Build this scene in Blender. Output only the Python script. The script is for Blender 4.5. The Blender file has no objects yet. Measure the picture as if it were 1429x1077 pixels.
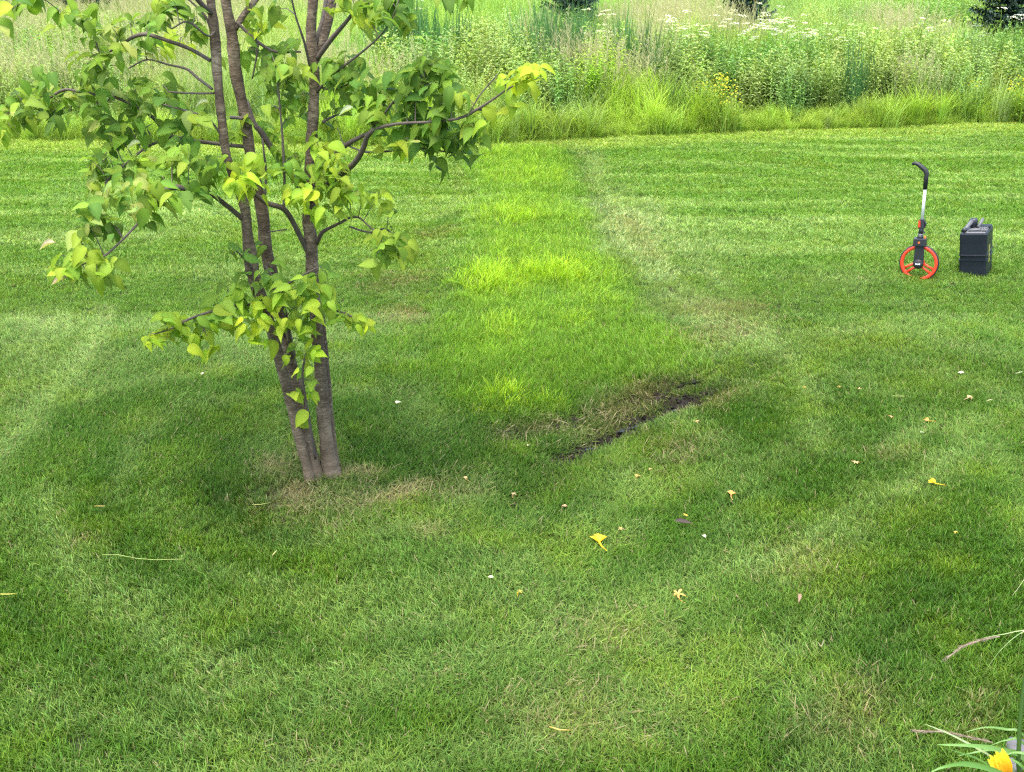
import bpy, math, random
import numpy as np
from math import radians as R, sin, cos, tan, pi
from mathutils import Vector, Matrix, Euler

sc = bpy.context.scene
C = sc.collection

# ---------------------------------------------------------------- camera
CAM_H, PITCH, FPX, PW, PH = 2.6, R(21.7), 1500.0, 1429.0, 1077.0
cd = bpy.data.cameras.new('camera')
cam = bpy.data.objects.new('camera', cd); C.objects.link(cam)
cam.location = (0, 0, CAM_H); cam.rotation_euler = (R(90)-PITCH, 0, 0)
cd.sensor_fit = 'HORIZONTAL'; cd.sensor_width = 36; cd.lens = FPX/PW*36
cd.clip_start = 0.05; cd.clip_end = 2000
sc.camera = cam

# ---------------------------------------------------------------- light
SUN_EL, SUN_ROT = R(74), R(-145)          # sun_rotation: clockwise from +Y
w = bpy.data.worlds.new('World'); sc.world = w; w.use_nodes = True
nt = w.node_tree; nt.nodes.clear()
sky = nt.nodes.new('ShaderNodeTexSky'); sky.sky_type = 'NISHITA'; sky.sun_disc = False
sky.sun_elevation = SUN_EL; sky.sun_rotation = SUN_ROT; sky.air_density = 1.0; sky.dust_density = 4.0; sky.ozone_density = 1.0
bg = nt.nodes.new('ShaderNodeBackground'); bg.inputs[1].default_value = 0.15
wo = nt.nodes.new('ShaderNodeOutputWorld')
nt.links.new(sky.outputs[0], bg.inputs[0]); nt.links.new(bg.outputs[0], wo.inputs[0])
sl = bpy.data.lights.new('sun', 'SUN'); sl.energy = 1.0; sl.angle = R(45); sl.color = (1.0, 0.95, 0.86)
sun = bpy.data.objects.new('sun', sl); C.objects.link(sun)
sd = Vector((sin(SUN_ROT)*cos(SUN_EL), cos(SUN_ROT)*cos(SUN_EL), sin(SUN_EL)))
sun.rotation_euler = sd.to_track_quat('Z', 'Y').to_euler(); sun.location = (-5, -5, 12)
vs = sc.view_settings
vs.view_transform = 'Standard'; vs.look = 'None'; vs.gamma = 1; vs.use_curve_mapping = False; vs.exposure = 2.03
sc.cycles.max_bounces = 5; sc.cycles.diffuse_bounces = 3; sc.cycles.glossy_bounces = 2
sc.cycles.transmission_bounces = 3; sc.cycles.transparent_max_bounces = 4
sc.cycles.use_denoising = False
sc.cycles.filter_width = 1.3 if hasattr(sc.cycles, 'filter_width') else 1.5

# ---------------------------------------------------------------- helpers
rng = np.random.default_rng(7)
rnd = random.Random(11)
FW = np.array((0, cos(PITCH), -sin(PITCH))); UP = np.array((0, sin(PITCH), cos(PITCH)))

def ray(px, py):
    d = FW*FPX + np.array((1., 0, 0))*(px-PW/2) - UP*(py-PH/2)
    return d

def at(px, py, Y):
    """the point the photo shows at px, py when it stands Y metres out"""
    d = ray(px, py)
    return Vector((d[0]*Y/d[1], Y, CAM_H + d[2]*Y/d[1]))

def hashn(ix, iy, s):
    h = (ix.astype(np.int64)*374761393 + iy.astype(np.int64)*668265263 + s*974711) & 0xffffffff
    h = ((h ^ (h >> 13))*1274126177) & 0xffffffff
    h = h ^ (h >> 16)
    return (h & 0xffff)/65535.0

def noise(x, y, s=0):
    x = np.asarray(x, float); y = np.asarray(y, float)
    ix = np.floor(x); iy = np.floor(y); fx = x-ix; fy = y-iy
    fx = fx*fx*(3-2*fx); fy = fy*fy*(3-2*fy)
    a = hashn(ix, iy, s); b = hashn(ix+1, iy, s); c = hashn(ix, iy+1, s); d = hashn(ix+1, iy+1, s)
    return (a*(1-fx)+b*fx)*(1-fy) + (c*(1-fx)+d*fx)*fy          # 0..1

def fbm(x, y, s=0, o=3):
    v = 0; a = 0.5; t = 0
    for k in range(o):
        v = v + a*noise(np.asarray(x)*2**k+k*17.3, np.asarray(y)*2**k-k*9.1, s+k); t += a; a *= .5
    return v/t

def flat_pt(px, py, z=0.0):
    d = ray(px, py); t = (z-CAM_H)/d[2]
    return np.array((d[0]*t, d[1]*t))

def blob(x, y, px, py, rx, ry, ang=0, p=1.0):
    """soft ellipse on the ground, centre and half-axes read off the photo"""
    c = flat_pt(px, py); ca, sa = cos(R(ang)), sin(R(ang))
    a = flat_pt(px+rx*ca, py-rx*sa) - c
    b = flat_pt(px+ry*sa, py+ry*ca) - c
    M = np.linalg.inv(np.array([[a[0], b[0]], [a[1], b[1]]]))
    u = M[0, 0]*(x-c[0]) + M[0, 1]*(y-c[1]); v = M[1, 0]*(x-c[0]) + M[1, 1]*(y-c[1])
    n = (fbm(x*3.1, y*3.1, 91, 3)-.5)*0.9
    return np.clip(np.exp(-(u*u+v*v)**p*1.1 + 0)*(1+n), 0, 1)

def stroke(x, y, pts, wpx, soft=1.0):
    """distance mask to a polyline read off the photo, width in metres"""
    P = [flat_pt(*q) for q in pts]; best = np.full(np.shape(x), 1e9)
    for A, B in zip(P[:-1], P[1:]):
        d = B-A; L = (d**2).sum()
        t = np.clip(((x-A[0])*d[0]+(y-A[1])*d[1])/L, 0, 1)
        best = np.minimum(best, np.hypot(x-A[0]-t*d[0], y-A[1]-t*d[1]))
    best = best*(1+0.7*(noise(x*5, y*5, 33)-.5))
    return np.exp(-(best/wpx)**2*soft)

# edge where mown lawn meets the meadow
EDGE_PX = [(-500, 205), (-200, 200), (0, 198), (300, 203), (600, 206), (720, 203), (850, 195), (1000, 187), (1150, 181), (1300, 177), (1429, 173), (1700, 168), (2000, 166)]
_E = sorted([tuple(flat_pt(*p)) for p in EDGE_PX])
EX = np.array([e[0] for e in _E]); EY = np.array([e[1] for e in _E])
def edge_y(x): return np.interp(x, EX, EY)

RUT1 = [(785, 645), (840, 614), (890, 590), (925, 575), (970, 558), (988, 549)]
RUT2 = [(820, 590), (870, 566), (922, 545), (975, 533)]
def gh(x, y):
    x = np.asarray(x, float); y = np.asarray(y, float)
    h = 0.05*(fbm(x/1.9, y/1.9, 3, 2)-.5)
    h = h + 0.022*(noise(x/.42, y/.42, 5)-.5)
    h = h - 0.05*stroke(x, y, RUT1, .09) - 0.035*stroke(x, y, RUT2, .10)
    h = h + .07*np.clip(y-edge_y(x)-.8, 0, 24)          # the meadow climbs a low bank
    return h
def ghs(x, y): return float(gh(np.array([x]), np.array([y]))[0])
def ground(px, py, lift=0.0):
    z = 0.0
    for _ in range(4):
        x, y = flat_pt(px, py, z+lift); z = ghs(x, y)
    return Vector((x, y, z+lift))

def swale(x, y):
    """the unmown strip: 1 inside"""
    L = [(640, 205), (640, 230), (645, 260), (635, 310), (615, 360), (600, 410), (570, 450), (545, 500), (560, 560), (650, 600), (720, 605)]
    Rr = [(800, 205), (815, 230), (835, 290), (850, 340), (870, 380), (905, 420), (985, 470), (1000, 510), (930, 530), (830, 560), (760, 600)]
    l = np.array([flat_pt(*p) for p in L]); r = np.array([flat_pt(*p) for p in Rr])
    l = l[np.argsort(l[:, 1])]; r = r[np.argsort(r[:, 1])]
    xl = np.interp(y, l[:, 1], l[:, 0]); xr = np.interp(y, r[:, 1], r[:, 0])
    j = .25*(noise(x*1.7, y*1.7, 50)-.5)
    j2 = .5*(noise(x*6, y*5, 52)-.5)
    m = np.clip((x-xl+j+j2)/.5, 0, 1)*np.clip((xr-x+j+j2*.5)/.3, 0, 1)
    lo = max(l[0, 1], r[0, 1]) - .1
    return m*np.clip((y-lo)/.35, 0, 1)*np.clip((edge_y(x)-y)/.8, 0, 1)

def obj(name, me, mat=None, parent=None, smooth=False):
    o = bpy.data.objects.new(name, me); C.objects.link(o)
    if mat is not None and not me.materials: me.materials.append(mat)
    if parent is not None: o.parent = parent
    if smooth:
        me.polygons.foreach_set('use_smooth', [True]*len(me.polygons))
    return o
def tag(o, label=None, cat=None, group=None, kind=None):
    if label: o['label'] = label
    if cat: o['category'] = cat
    if group: o['group'] = group
    if kind: o['kind'] = kind
    return o
def empty(name, loc, rot=(0, 0, 0)):
    o = bpy.data.objects.new(name, None); C.objects.link(o); o.location = loc; o.rotation_euler = rot
    o.empty_display_size = .1
    return o

class MB:
    """collects shapes into one mesh"""
    def __init__(s): s.v = []; s.f = []; s.c = []
    def add(s, vs_, fs, col=(1, 1, 1, 0)):
        b = len(s.v); s.v += [tuple(v) for v in vs_]; s.f += [tuple(i+b for i in f) for f in fs]; s.c += [col]*len(vs_)
    def box(s, x0, x1, y0, y1, z0, z1, taper=1.0, col=(1, 1, 1, 0)):
        cx, cy = (x0+x1)/2, (y0+y1)/2; p = []
        for z, t in ((z0, 1), (z1, taper)):
            for x, y in ((x0, y0), (x1, y0), (x1, y1), (x0, y1)): p.append((cx+(x-cx)*t, cy+(y-cy)*t, z))
        s.add(p, [(3, 2, 1, 0), (4, 5, 6, 7), (0, 1, 5, 4), (1, 2, 6, 5), (2, 3, 7, 6), (3, 0, 4, 7)], col)
    def tube(s, pts, rad, n=8, cap=True, col=(1, 1, 1, 0), jit=0, squash=None):
        pts = [Vector(p) for p in pts]; m = len(pts)
        if not hasattr(rad, '__len__'): rad = [rad]*m
        t0 = (pts[1]-pts[0]).normalized(); a = t0.orthogonal().normalized(); vv = []
        for i, p in enumerate(pts):
            t = (pts[min(i+1, m-1)]-pts[max(i-1, 0)]).normalized()
            a = (a-t*a.dot(t)).normalized(); b = t.cross(a)
            for k in range(n):
                an = 2*pi*k/n; r = rad[i]*(1+(rnd.uniform(-jit, jit) if jit else 0))
                vv.append(p+(a*cos(an)+b*sin(an))*r)
        ff = [(i*n+k, i*n+(k+1) % n, (i+1)*n+(k+1) % n, (i+1)*n+k) for i in range(m-1) for k in range(n)]
        if cap: ff += [tuple(range(n-1, -1, -1)), tuple((m-1)*n+k for k in range(n))]
        s.add(vv, ff, col)
    def ribbon(s, pts, wid, side, col=(1, 1, 1, 0), col2=None, fold=0.0):
        pts = [Vector(p) for p in pts]; m = len(pts); side = Vector(side).normalized(); b = len(s.v)
        for i, p in enumerate(pts):
            wd = wid[i] if hasattr(wid, '__len__') else wid
            t = (pts[min(i+1, m-1)]-pts[max(i-1, 0)]).normalized(); nn = side.cross(t).normalized()
            f = i/(m-1); cc = col if col2 is None else tuple(col[k]*(1-f)+col2[k]*f for k in range(4))
            if fold:
                s.v += [tuple(p-side*wd/2+nn*wd*fold), tuple(p), tuple(p+side*wd/2+nn*wd*fold)]; s.c += [cc]*3
            else:
                s.v += [tuple(p-side*wd/2), tuple(p+side*wd/2)]; s.c += [cc]*2
        k = 3 if fold else 2
        for i in range(m-1):
            for j in range(k-1):
                s.f.append((b+i*k+j, b+i*k+j+1, b+(i+1)*k+j+1, b+(i+1)*k+j))
    def lathe(s, prof, n=24, axis='Z', c=(0, 0, 0), col=(1, 1, 1, 0)):
        vv = []
        for r, h in prof:
            for k in range(n):
                a = 2*pi*k/n
                p = (r*cos(a), r*sin(a), h) if axis == 'Z' else (r*cos(a), h, r*sin(a))
                vv.append((p[0]+c[0], p[1]+c[1], p[2]+c[2]))
        m = len(prof)
        ff = [(i*n+k, i*n+(k+1) % n, (i+1)*n+(k+1) % n, (i+1)*n+k) for i in range(m-1) for k in range(n)]
        s.add(vv, ff, col)
    def mesh(s, name):
        me = bpy.data.meshes.new(name); me.from_pydata(s.v, [], s.f)
        if s.c:
            a = me.attributes.new('v', 'FLOAT_COLOR', 'POINT'); a.data.foreach_set('color', np.array(s.c, np.float32).ravel())
        me.update(); return me
    def build(s, name, mat, parent=None, smooth=False, bevel=0.0):
        o = obj(name, s.mesh(name), mat, parent, smooth)
        if bevel:
            m = o.modifiers.new('bevel', 'BEVEL'); m.width = bevel; m.segments = 2; m.limit_method = 'ANGLE'; m.angle_limit = R(35)
        return o

# ---------------------------------------------------------------- materials
def newmat(name):
    m = bpy.data.materials.new(name); m.use_nodes = True; n = m.node_tree; n.nodes.clear()
    out = n.nodes.new('ShaderNodeOutputMaterial'); return m, n, out
def simple(name, col, rough=.5, metal=0, spec=.5, bump=0, bscale=60, var=.12, vscale=8):
    m, n, out = newmat(name); p = n.nodes.new('ShaderNodeBsdfPrincipled'); n.links.new(p.outputs[0], out.inputs[0])
    tc = n.nodes.new('ShaderNodeTexCoord'); tx = n.nodes.new('ShaderNodeTexNoise'); tx.inputs['Scale'].default_value = vscale
    n.links.new(tc.outputs['Object'], tx.inputs[0])
    mr = n.nodes.new('ShaderNodeMapRange'); mr.inputs[3].default_value = 1-var; mr.inputs[4].default_value = 1+var
    n.links.new(tx.outputs[0], mr.inputs[0])
    mx = n.nodes.new('ShaderNodeVectorMath'); mx.operation = 'SCALE'; mx.inputs[0].default_value = col[:3]
    n.links.new(mr.outputs[0], mx.inputs['Scale']); n.links.new(mx.outputs[0], p.inputs['Base Color'])
    p.inputs['Roughness'].default_value = rough; p.inputs['Metallic'].default_value = metal; p.inputs['Specular IOR Level'].default_value = spec
    if bump:
        t2 = n.nodes.new('ShaderNodeTexNoise'); t2.inputs['Scale'].default_value = bscale; n.links.new(tc.outputs['Object'], t2.inputs[0])
        b = n.nodes.new('ShaderNodeBump'); b.inputs['Strength'].default_value = bump; b.inputs['Distance'].default_value = .004
        n.links.new(t2.outputs[0], b.inputs['Height']); n.links.new(b.outputs[0], p.inputs['Normal'])
    return m

def plant_mat(name, instanced, trans=.35, rough=.45, spec=.35, under=None):
    """base colour = mesh colour 'v' times the instance colour 'tint'; alpha 1 keeps the mesh colour alone"""
    m, n, out = newmat(name)
    v = n.nodes.new('ShaderNodeAttribute'); v.attribute_name = 'v'
    colsock = v.outputs['Color']
    if instanced:
        t = n.nodes.new('ShaderNodeAttribute'); t.attribute_name = 'tint'; t.attribute_type = 'INSTANCER'
        mul = n.nodes.new('ShaderNodeMix'); mul.data_type = 'RGBA'; mul.blend_type = 'MULTIPLY'; mul.inputs[0].default_value = 1
        n.links.new(v.outputs['Color'], mul.inputs[6]); n.links.new(t.outputs['Color'], mul.inputs[7])
        mx = n.nodes.new('ShaderNodeMix'); mx.data_type = 'RGBA'
        n.links.new(v.outputs['Alpha'], mx.inputs[0]); n.links.new(mul.outputs[2], mx.inputs[6]); n.links.new(v.outputs['Color'], mx.inputs[7])
        colsock = mx.outputs[2]
    if under:
        g = n.nodes.new('ShaderNodeNewGeometry'); mu = n.nodes.new('ShaderNodeMix'); mu.data_type = 'RGBA'
        n.links.new(g.outputs['Backfacing'], mu.inputs[0]); n.links.new(colsock, mu.inputs[6])
        m2 = n.nodes.new('ShaderNodeMix'); m2.data_type = 'RGBA'; m2.inputs[0].default_value = .45; m2.inputs[7].default_value = (*under, 1)
        n.links.new(colsock, m2.inputs[6]); n.links.new(m2.outputs[2], mu.inputs[7]); colsock = mu.outputs[2]
    p = n.nodes.new('ShaderNodeBsdfPrincipled'); p.inputs['Roughness'].default_value = rough; p.inputs['Specular IOR Level'].default_value = spec
    n.links.new(colsock, p.inputs['Base Color'])
    tr = n.nodes.new('ShaderNodeBsdfTranslucent')
    hs = n.nodes.new('ShaderNodeMix'); hs.data_type = 'RGBA'; hs.blend_type = 'MULTIPLY'; hs.inputs[0].default_value = 1; hs.inputs[7].default_value = (1.25, 1.3, .55, 1)
    n.links.new(colsock, hs.inputs[6]); n.links.new(hs.outputs[2], tr.inputs[0])
    ms = n.nodes.new('ShaderNodeMixShader'); ms.inputs[0].default_value = trans
    n.links.new(p.outputs[0], ms.inputs[1]); n.links.new(tr.outputs[0], ms.inputs[2]); n.links.new(ms.outputs[0], out.inputs[0])
    return m

M_blade = plant_mat('grass_blades', True, .35, .55, .22)
M_leaf = plant_mat('tree_leaves', False, .40, .6, .15, under=(.20, .30, .12))
M_petal = plant_mat('petals', False, .3, .5, .3)
M_lily = plant_mat('strap_leaves', False, .3, .4, .5)

# ground: soil and thatch under the blades
M_soil, n, out = newmat('ground_soil')
p = n.nodes.new('ShaderNodeBsdfPrincipled'); n.links.new(p.outputs[0], out.inputs[0])
p.inputs['Specular IOR Level'].default_value = .12
a = n.nodes.new('ShaderNodeAttribute'); a.attribute_name = 'soil'
tc = n.nodes.new('ShaderNodeTexCoord')
t1 = n.nodes.new('ShaderNodeTexNoise'); t1.inputs['Scale'].default_value = 45; t1.inputs['Detail'].default_value = 6; n.links.new(tc.outputs['Object'], t1.inputs[0])
mr = n.nodes.new('ShaderNodeMapRange'); mr.inputs[3].default_value = .45; mr.inputs[4].default_value = 1.55; n.links.new(t1.outputs[0], mr.inputs[0])
sm = n.nodes.new('ShaderNodeVectorMath'); sm.operation = 'SCALE'; n.links.new(a.outputs['Color'], sm.inputs[0]); n.links.new(mr.outputs[0], sm.inputs['Scale'])
n.links.new(sm.outputs[0], p.inputs['Base Color'])
rr = n.nodes.new('ShaderNodeMapRange'); rr.inputs[1].default_value = 0; rr.inputs[2].default_value = 1; rr.inputs[3].default_value = .95; rr.inputs[4].default_value = .5
n.links.new(a.outputs['Alpha'], rr.inputs[0]); n.links.new(rr.outputs[0], p.inputs['Roughness'])
bp = n.nodes.new('ShaderNodeBump'); bp.inputs['Strength'].default_value = .9; bp.inputs['Distance'].default_value = .02
n.links.new(t1.outputs[0], bp.inputs['Height']); n.links.new(bp.outputs[0], p.inputs['Normal'])

# ---------------------------------------------------------------- lawn colour fields
def lawn_fields(x, y):
    """returns tint rgb, height factor, density factor, lean amount, lean heading"""
    N = len(x)
    pale = np.zeros(N); straw = np.zeros(N); dark = np.zeros(N); yel = np.zeros(N); mud = np.zeros(N); bare = np.zeros(N)
    def B(arr, *args, k=1.0): np.maximum(arr, k*blob(x, y, *args), out=arr)
    # bluish, leaned-over grass
    for b in [(885, 325, 50, 46, -30, 1.3), (925, 390, 46, 34, -35, 1.1), (60, 450, 60, 28, 0, .8), (60, 560, 70, 22, 35, .9), (15, 625, 40, 14, 35, 1.1), (110, 500, 50, 18, 40, .8),
              (200, 850, 90, 40, -10, .55), (300, 960, 120, 60, 10, .5), (120, 790, 90, 30, -30, .4), (60, 980, 100, 50, 0, .35),
              (880, 330, 38, 50, -30, .9), (930, 400, 40, 42, -35, .9), (860, 285, 28, 30, 0, .8), (830, 235, 16, 26, 20, .7), (1000, 430, 60, 26, -10, .7),
              (1020, 480, 60, 24, 30, .7), (1130, 560, 26, 40, 0, .6), (1090, 480, 70, 22, 0, .5), (1100, 640, 60, 22, 35, .45),
              (1190, 730, 60, 34, 60, .6), (1120, 790, 90, 30, 35, .5), (1050, 780, 40, 20, 30, .5), (1330, 650, 80, 26, 40, .5), (880, 690, 50, 22, 0, .6),
              (760, 470, 60, 14, 0, .5), (590, 580, 40, 40, 0, .5), (700, 860, 160, 20, 12, .5), (650, 940, 120, 26, 10, .4), (1250, 620, 60, 22, 35, .35),
              (1150, 395, 80, 18, 0, .4), (1000, 350, 60, 22, -20, .35), (960, 840, 60, 30, 20, .4), (780, 790, 60, 25, 20, .45),
              (400, 620, 60, 40, 0, .45), (1130, 980, 50, 60, 20, .35), (340, 380, 120, 24, 0, .3), (150, 330, 120, 14, 0, .4)]:
        B(pale, *b[:5], k=b[5])
    for b in [(880, 318, 26, 14, -40, .35), (905, 350, 22, 12, -40, .25), (565, 395, 50, 12, 10, .5), (560, 440, 30, 14, 0, .8), (1000, 430, 60, 12, 0, .5), (600, 330, 18, 6, 0, .4), (620, 325, 20, 6, 20, .5),
              (412, 690, 26, 16, 0, 1.3), (385, 655, 24, 12, 0, 1.0), (500, 662, 30, 6, 0, 1.0), (560, 690, 60, 8, 14, .7), (596, 746, 26, 12, 0, .6), (480, 700, 60, 10, 0, .3), (440, 640, 26, 16, 0, .5),
              (1000, 465, 70, 16, 10, .45), (1120, 790, 50, 30, 0, .45), (1010, 560, 60, 16, 20, .3), (955, 640, 50, 18, 20, .35), (115, 757, 26, 9, 0, .5),
              (850, 880, 90, 40, 0, .35), (800, 1000, 120, 50, 0, .45), (1190, 1000, 80, 50, 30, .45), (1370, 1000, 50, 30, 60, .5), (640, 690, 40, 14, 0, .3),
              (1240, 640, 40, 10, 0, .25), (780, 205, 30, 6, 0, .2), (440, 1040, 90, 30, 0, .25), (530, 385, 30, 10, 0, .3), (640, 245, 10, 34, 0, .3)]:
        B(straw, *b[:5], k=b[5])
    # thin sparse turf under the tree
    B(bare, 440, 700, 120, 46, 0, 1.6, k=.8)
    B(bare, 560, 690, 90, 22, 12, k=.4)
    for b in [(330, 640, 60, 26, 30, .35), (200, 570, 110, 30, 20, .3), (60, 590, 40, 14, 30, .7), (380, 740, 90, 16, 0, .5), (700, 770, 80, 22, 15, .7), (1000, 700, 60, 24, 0, .6),
              (500, 900, 80, 24, 12, .6), (560, 890, 50, 18, 10, .5), (1250, 590, 60, 20, 30, .5), (1200, 460, 80, 22, 0, .35), (900, 740, 60, 20, 20, .5), (1240, 880, 90, 40, 40, .6), (1180, 980, 90, 50, 40, .5),
              (520, 400, 60, 16, 0, .6), (770, 222, 60, 10, 0, .8), (730, 205, 50, 6, 0, .5), (700, 590, 60, 22, 20, .5), (750, 385, 50, 6, 0, .6), (810, 510, 80, 10, 20, .3), (480, 740, 80, 12, 0, .5), (350, 900, 90, 24, 0, .5), (260, 640, 90, 22, 0, .4), (990, 760, 50, 24, 0, .5),
              (1350, 760, 60, 30, 0, .4), (1310, 870, 60, 30, 0, .5), (840, 640, 60, 14, 20, .6), (720, 690, 40, 20, 0, .5), (1150, 560, 30, 30, 0, .2)]:
        B(dark, *b[:5], k=b[5])
    for b in [(1120, 790, 60, 30, 0, .7), (930, 680, 60, 24, 0, .4), (1190, 480, 110, 26, 0, .5), (1320, 530, 90, 40, 0, .3), (350, 850, 200, 26, 5, .25), (880, 640, 90, 20, 20, .4), (1020, 910, 100, 30, 0, .4), (1250, 720, 80, 30, 0, .25),
              (950, 975, 60, 40, 0, .5), (1130, 830, 60, 30, 0, .3), (1120, 500, 60, 20, 0, .3), (1000, 520, 40, 12, 20, .6), (600, 270, 60, 40, 0, .25), (450, 320, 200, 40, 0, .3)]:
        B(yel, *b[:5], k=b[5])
    mud = np.maximum(stroke(x, y, RUT1, .075)*1.25, stroke(x, y, RUT2, .075)*(.35+.9*blob(x, y, 955, 540, 40, 10, 15)))
    mud = np.maximum(mud, .42*stroke(x, y, [(720, 605), (780, 592), (850, 578), (930, 560)], .17))
    mud = np.maximum(mud, .30*stroke(x, y, [(1005, 545), (1050, 520), (1090, 500)], .08))
    mud = np.maximum(mud, .35*stroke(x, y, [(795, 640), (770, 670), (740, 700)], .12))
    brown = np.maximum(1.0*blob(x, y, 890, 560, 75, 20, 22), .7*blob(x, y, 760, 602, 70, 14, 10)); brown = np.maximum(brown, .6*blob(x, y, 850, 590, 60, 26, 22))
    brown = np.maximum(brown, .7*blob(x, y, 940, 630, 30, 10, 0)); brown = np.maximum(brown, .5*blob(x, y, 890, 612, 30, 8, 0))
    brown = np.maximum(brown, .8*blob(x, y, 985, 562, 30, 8, 25))
    # single tracks of the mower, read off the photo
    def S(arr, pts, w_, k): np.maximum(arr, k*stroke(x, y, pts, w_)*(.45+1.1*fbm(x*3.4, y*3.4, 71, 3)), out=arr)
    S(pale, [(-20, 660), (30, 606), (70, 560), (105, 520), (140, 470), (150, 430)], .10, 1.0)
    S(pale, [(0, 560), (50, 480), (80, 450)], .25, .6)
    S(pale, [(800, 200), (818, 222), (836, 262), (850, 300)], .15, .45)
    S(pale, [(850, 290), (878, 335), (910, 378), (955, 415), (1010, 448), (1070, 480)], .26, 1.0)
    S(pale, [(905, 280), (950, 345), (1010, 400)], .16, .6)
    S(pale, [(1010, 440), (1120, 470), (1230, 460)], .12, .5)
    S(pale, [(1080, 470), (1115, 530), (1130, 570), (1140, 640)], .10, .75)
    S(pale, [(1050, 800), (1120, 770), (1190, 720), (1260, 690), (1330, 640)], .09, .8)
    S(pale, [(840, 860), (950, 830), (1050, 780)], .08, .5); S(pale, [(740, 800), (830, 770), (900, 740)], .07, .6)
    S(pale, [(900, 700), (1000, 670), (1100, 640)], .07, .5); S(pale, [(1230, 640), (1290, 600), (1380, 590)], .08, .5)
    S(pale, [(60, 690), (80, 770), (150, 850), (260, 920), (400, 960)], .08, .7)
    S(pale, [(250, 780), (330, 810), (450, 830), (570, 815), (680, 770)], .05, .55)
    S(pale, [(400, 1000), (560, 960), (700, 900), (800, 850)], .07, .6); S(pale, [(120, 1000), (250, 1030), (400, 1040)], .07, .5)
    S(pale, [(520, 880), (640, 860), (740, 820)], .05, .5); S(pale, [(260, 560), (190, 620), (160, 700)], .06, .35)
    S(dark, [(0, 600), (60, 545), (110, 530)], .06, .8); S(dark, [(330, 545), (240, 580), (170, 630), (130, 700), (160, 780), (260, 830)], .12, .5)
    S(dark, [(330, 600), (290, 660), (330, 740), (430, 765), (540, 750)], .06, .8)
    S(dark, [(20, 850), (110, 930), (250, 990), (420, 1000), (560, 900), (660, 880)], .07, .7)
    S(dark, [(600, 790), (700, 770), (790, 720), (860, 680)], .07, .7); S(dark, [(860, 820), (960, 780), (1040, 730), (1130, 690)], .07, .6)
    S(dark, [(1090, 1060), (1180, 980), (1260, 900), (1310, 840)], .10, .8); S(dark, [(1150, 700), (1210, 640), (1290, 575)], .06, .5)
    S(dark, [(1000, 600), (1090, 600), (1180, 560), (1260, 540)], .08, .45); S(dark, [(960, 1000), (1040, 920), (1100, 860)], .07, .5)
    S(dark, [(790, 205), (810, 230), (838, 290), (856, 345), (900, 420), (960, 470)], .07, .6)
    S(dark, [(480, 375), (560, 350), (640, 300)], .10, .5)
    straw[y < 4.6] *= .55
    # mower arcs and stripes
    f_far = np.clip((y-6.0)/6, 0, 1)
    wob = (fbm(x/3, y/3, 61, 2)-.5)*1.2
    stripe = .5+.5*np.sin((y+wob*1.5+.02*x*x)*2*pi/.78)
    stripe2 = .6*noise(x*.35, (y+wob*.4)*4.0, 8)+.4*noise(x*.6, (y+wob*.3)*10., 12)
    n1 = fbm(x*.9, y*.9, 21, 3); n2 = fbm(x*4, y*4, 22, 2); n3 = fbm(x*.45+9, y*.45, 23, 2)
    # circular mowing marks round the tree
    tx, ty = flat_pt(457, 668); d = np.hypot((x-tx)*.8, y-ty)
    ring = .5+.5*np.sin(d*2*pi/.55+wob*2)
    nearm = np.clip((9.5-y)/3, 0, 1)
    pale = np.maximum(pale, nearm*.9*np.clip(ring-.45, 0, 1)*np.clip((n1-.28)*3, 0, 1))
    pale = np.maximum(pale, np.clip((n1-.60)*3, 0, .35)*nearm)
    dark = np.maximum(dark, np.clip((.40-n3)*4, 0, .45)*nearm)
    dark = np.maximum(dark, nearm*.35*np.clip(.4-ring, 0, 1))
    pale = np.clip(pale, 0, 1); straw = np.clip(straw*(.5+n2), 0, 1); mud = np.clip(mud*(.15+1.75*noise(x*8, y*10, 15)), 0, 1); brown = np.clip(brown*(.5+n2), 0, 1)
    base = np.array([.066, .152, .012]); c = np.tile(base, (N, 1))
    def mixc(col, k): 
        c[:] = c*(1-k[:, None]) + np.array(col)*k[:, None]
    mixc((.20, .355, .090), f_far*.9)  # far turf lightened: grazing-angle brightness and slight haze painted into the tint
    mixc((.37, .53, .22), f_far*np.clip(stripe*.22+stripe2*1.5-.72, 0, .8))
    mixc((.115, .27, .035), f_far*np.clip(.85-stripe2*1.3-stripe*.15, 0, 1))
    mixc((.034, .100, .010), dark*.95)
    mixc((.175, .26, .015), yel*.9)
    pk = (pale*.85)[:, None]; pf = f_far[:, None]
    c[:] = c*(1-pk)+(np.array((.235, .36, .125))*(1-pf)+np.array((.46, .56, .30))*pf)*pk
    mixc((.145, .245, .018), np.clip(n2-.55, 0, 1)*1.6)
    mixc((.05, .14, .012), np.clip(.45-n2, 0, 1)*1.2)
    mixc((.36, .34, .17), straw*np.clip(.55+2*np.maximum(bare, blob(x, y, 880, 320, 60, 60, 0)), 0, .95))
    mixc((.12, .15, .06), bare*.5)
    mixc((.10, .10, .030), brown*.75)
    mixc((.07, .075, .025), mud*.6)
    em = np.clip(1-(edge_y(x)-y)/(.95+.4*noise(x, x*0, 4)), 0, 1)
    mixc((.36, .49, .14), np.sqrt(em)*.85)
    hf = 1 - .35*bare - .25*straw - .7*mud + .25*dark - .3*np.clip(f_far, 0, 1)*.3
    de = 1 - .30*bare - .35*straw**2 - .93*mud**1.3 - .2*brown
    lean = .35 + .55*pale + .25*bare + .3*straw + .5*brown + .3*mud
    head = 2*pi*fbm(x*.6+4, y*.6, 77, 2)*1.6
    headring = np.arctan2(y-ty, x-tx) + pi/2
    head = np.where(nearm > .5, head*.6+headring*.4, head*.3)
    return c, hf, np.clip(de, 0.0, 1), lean, head, mud, straw, bare, brown

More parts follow.
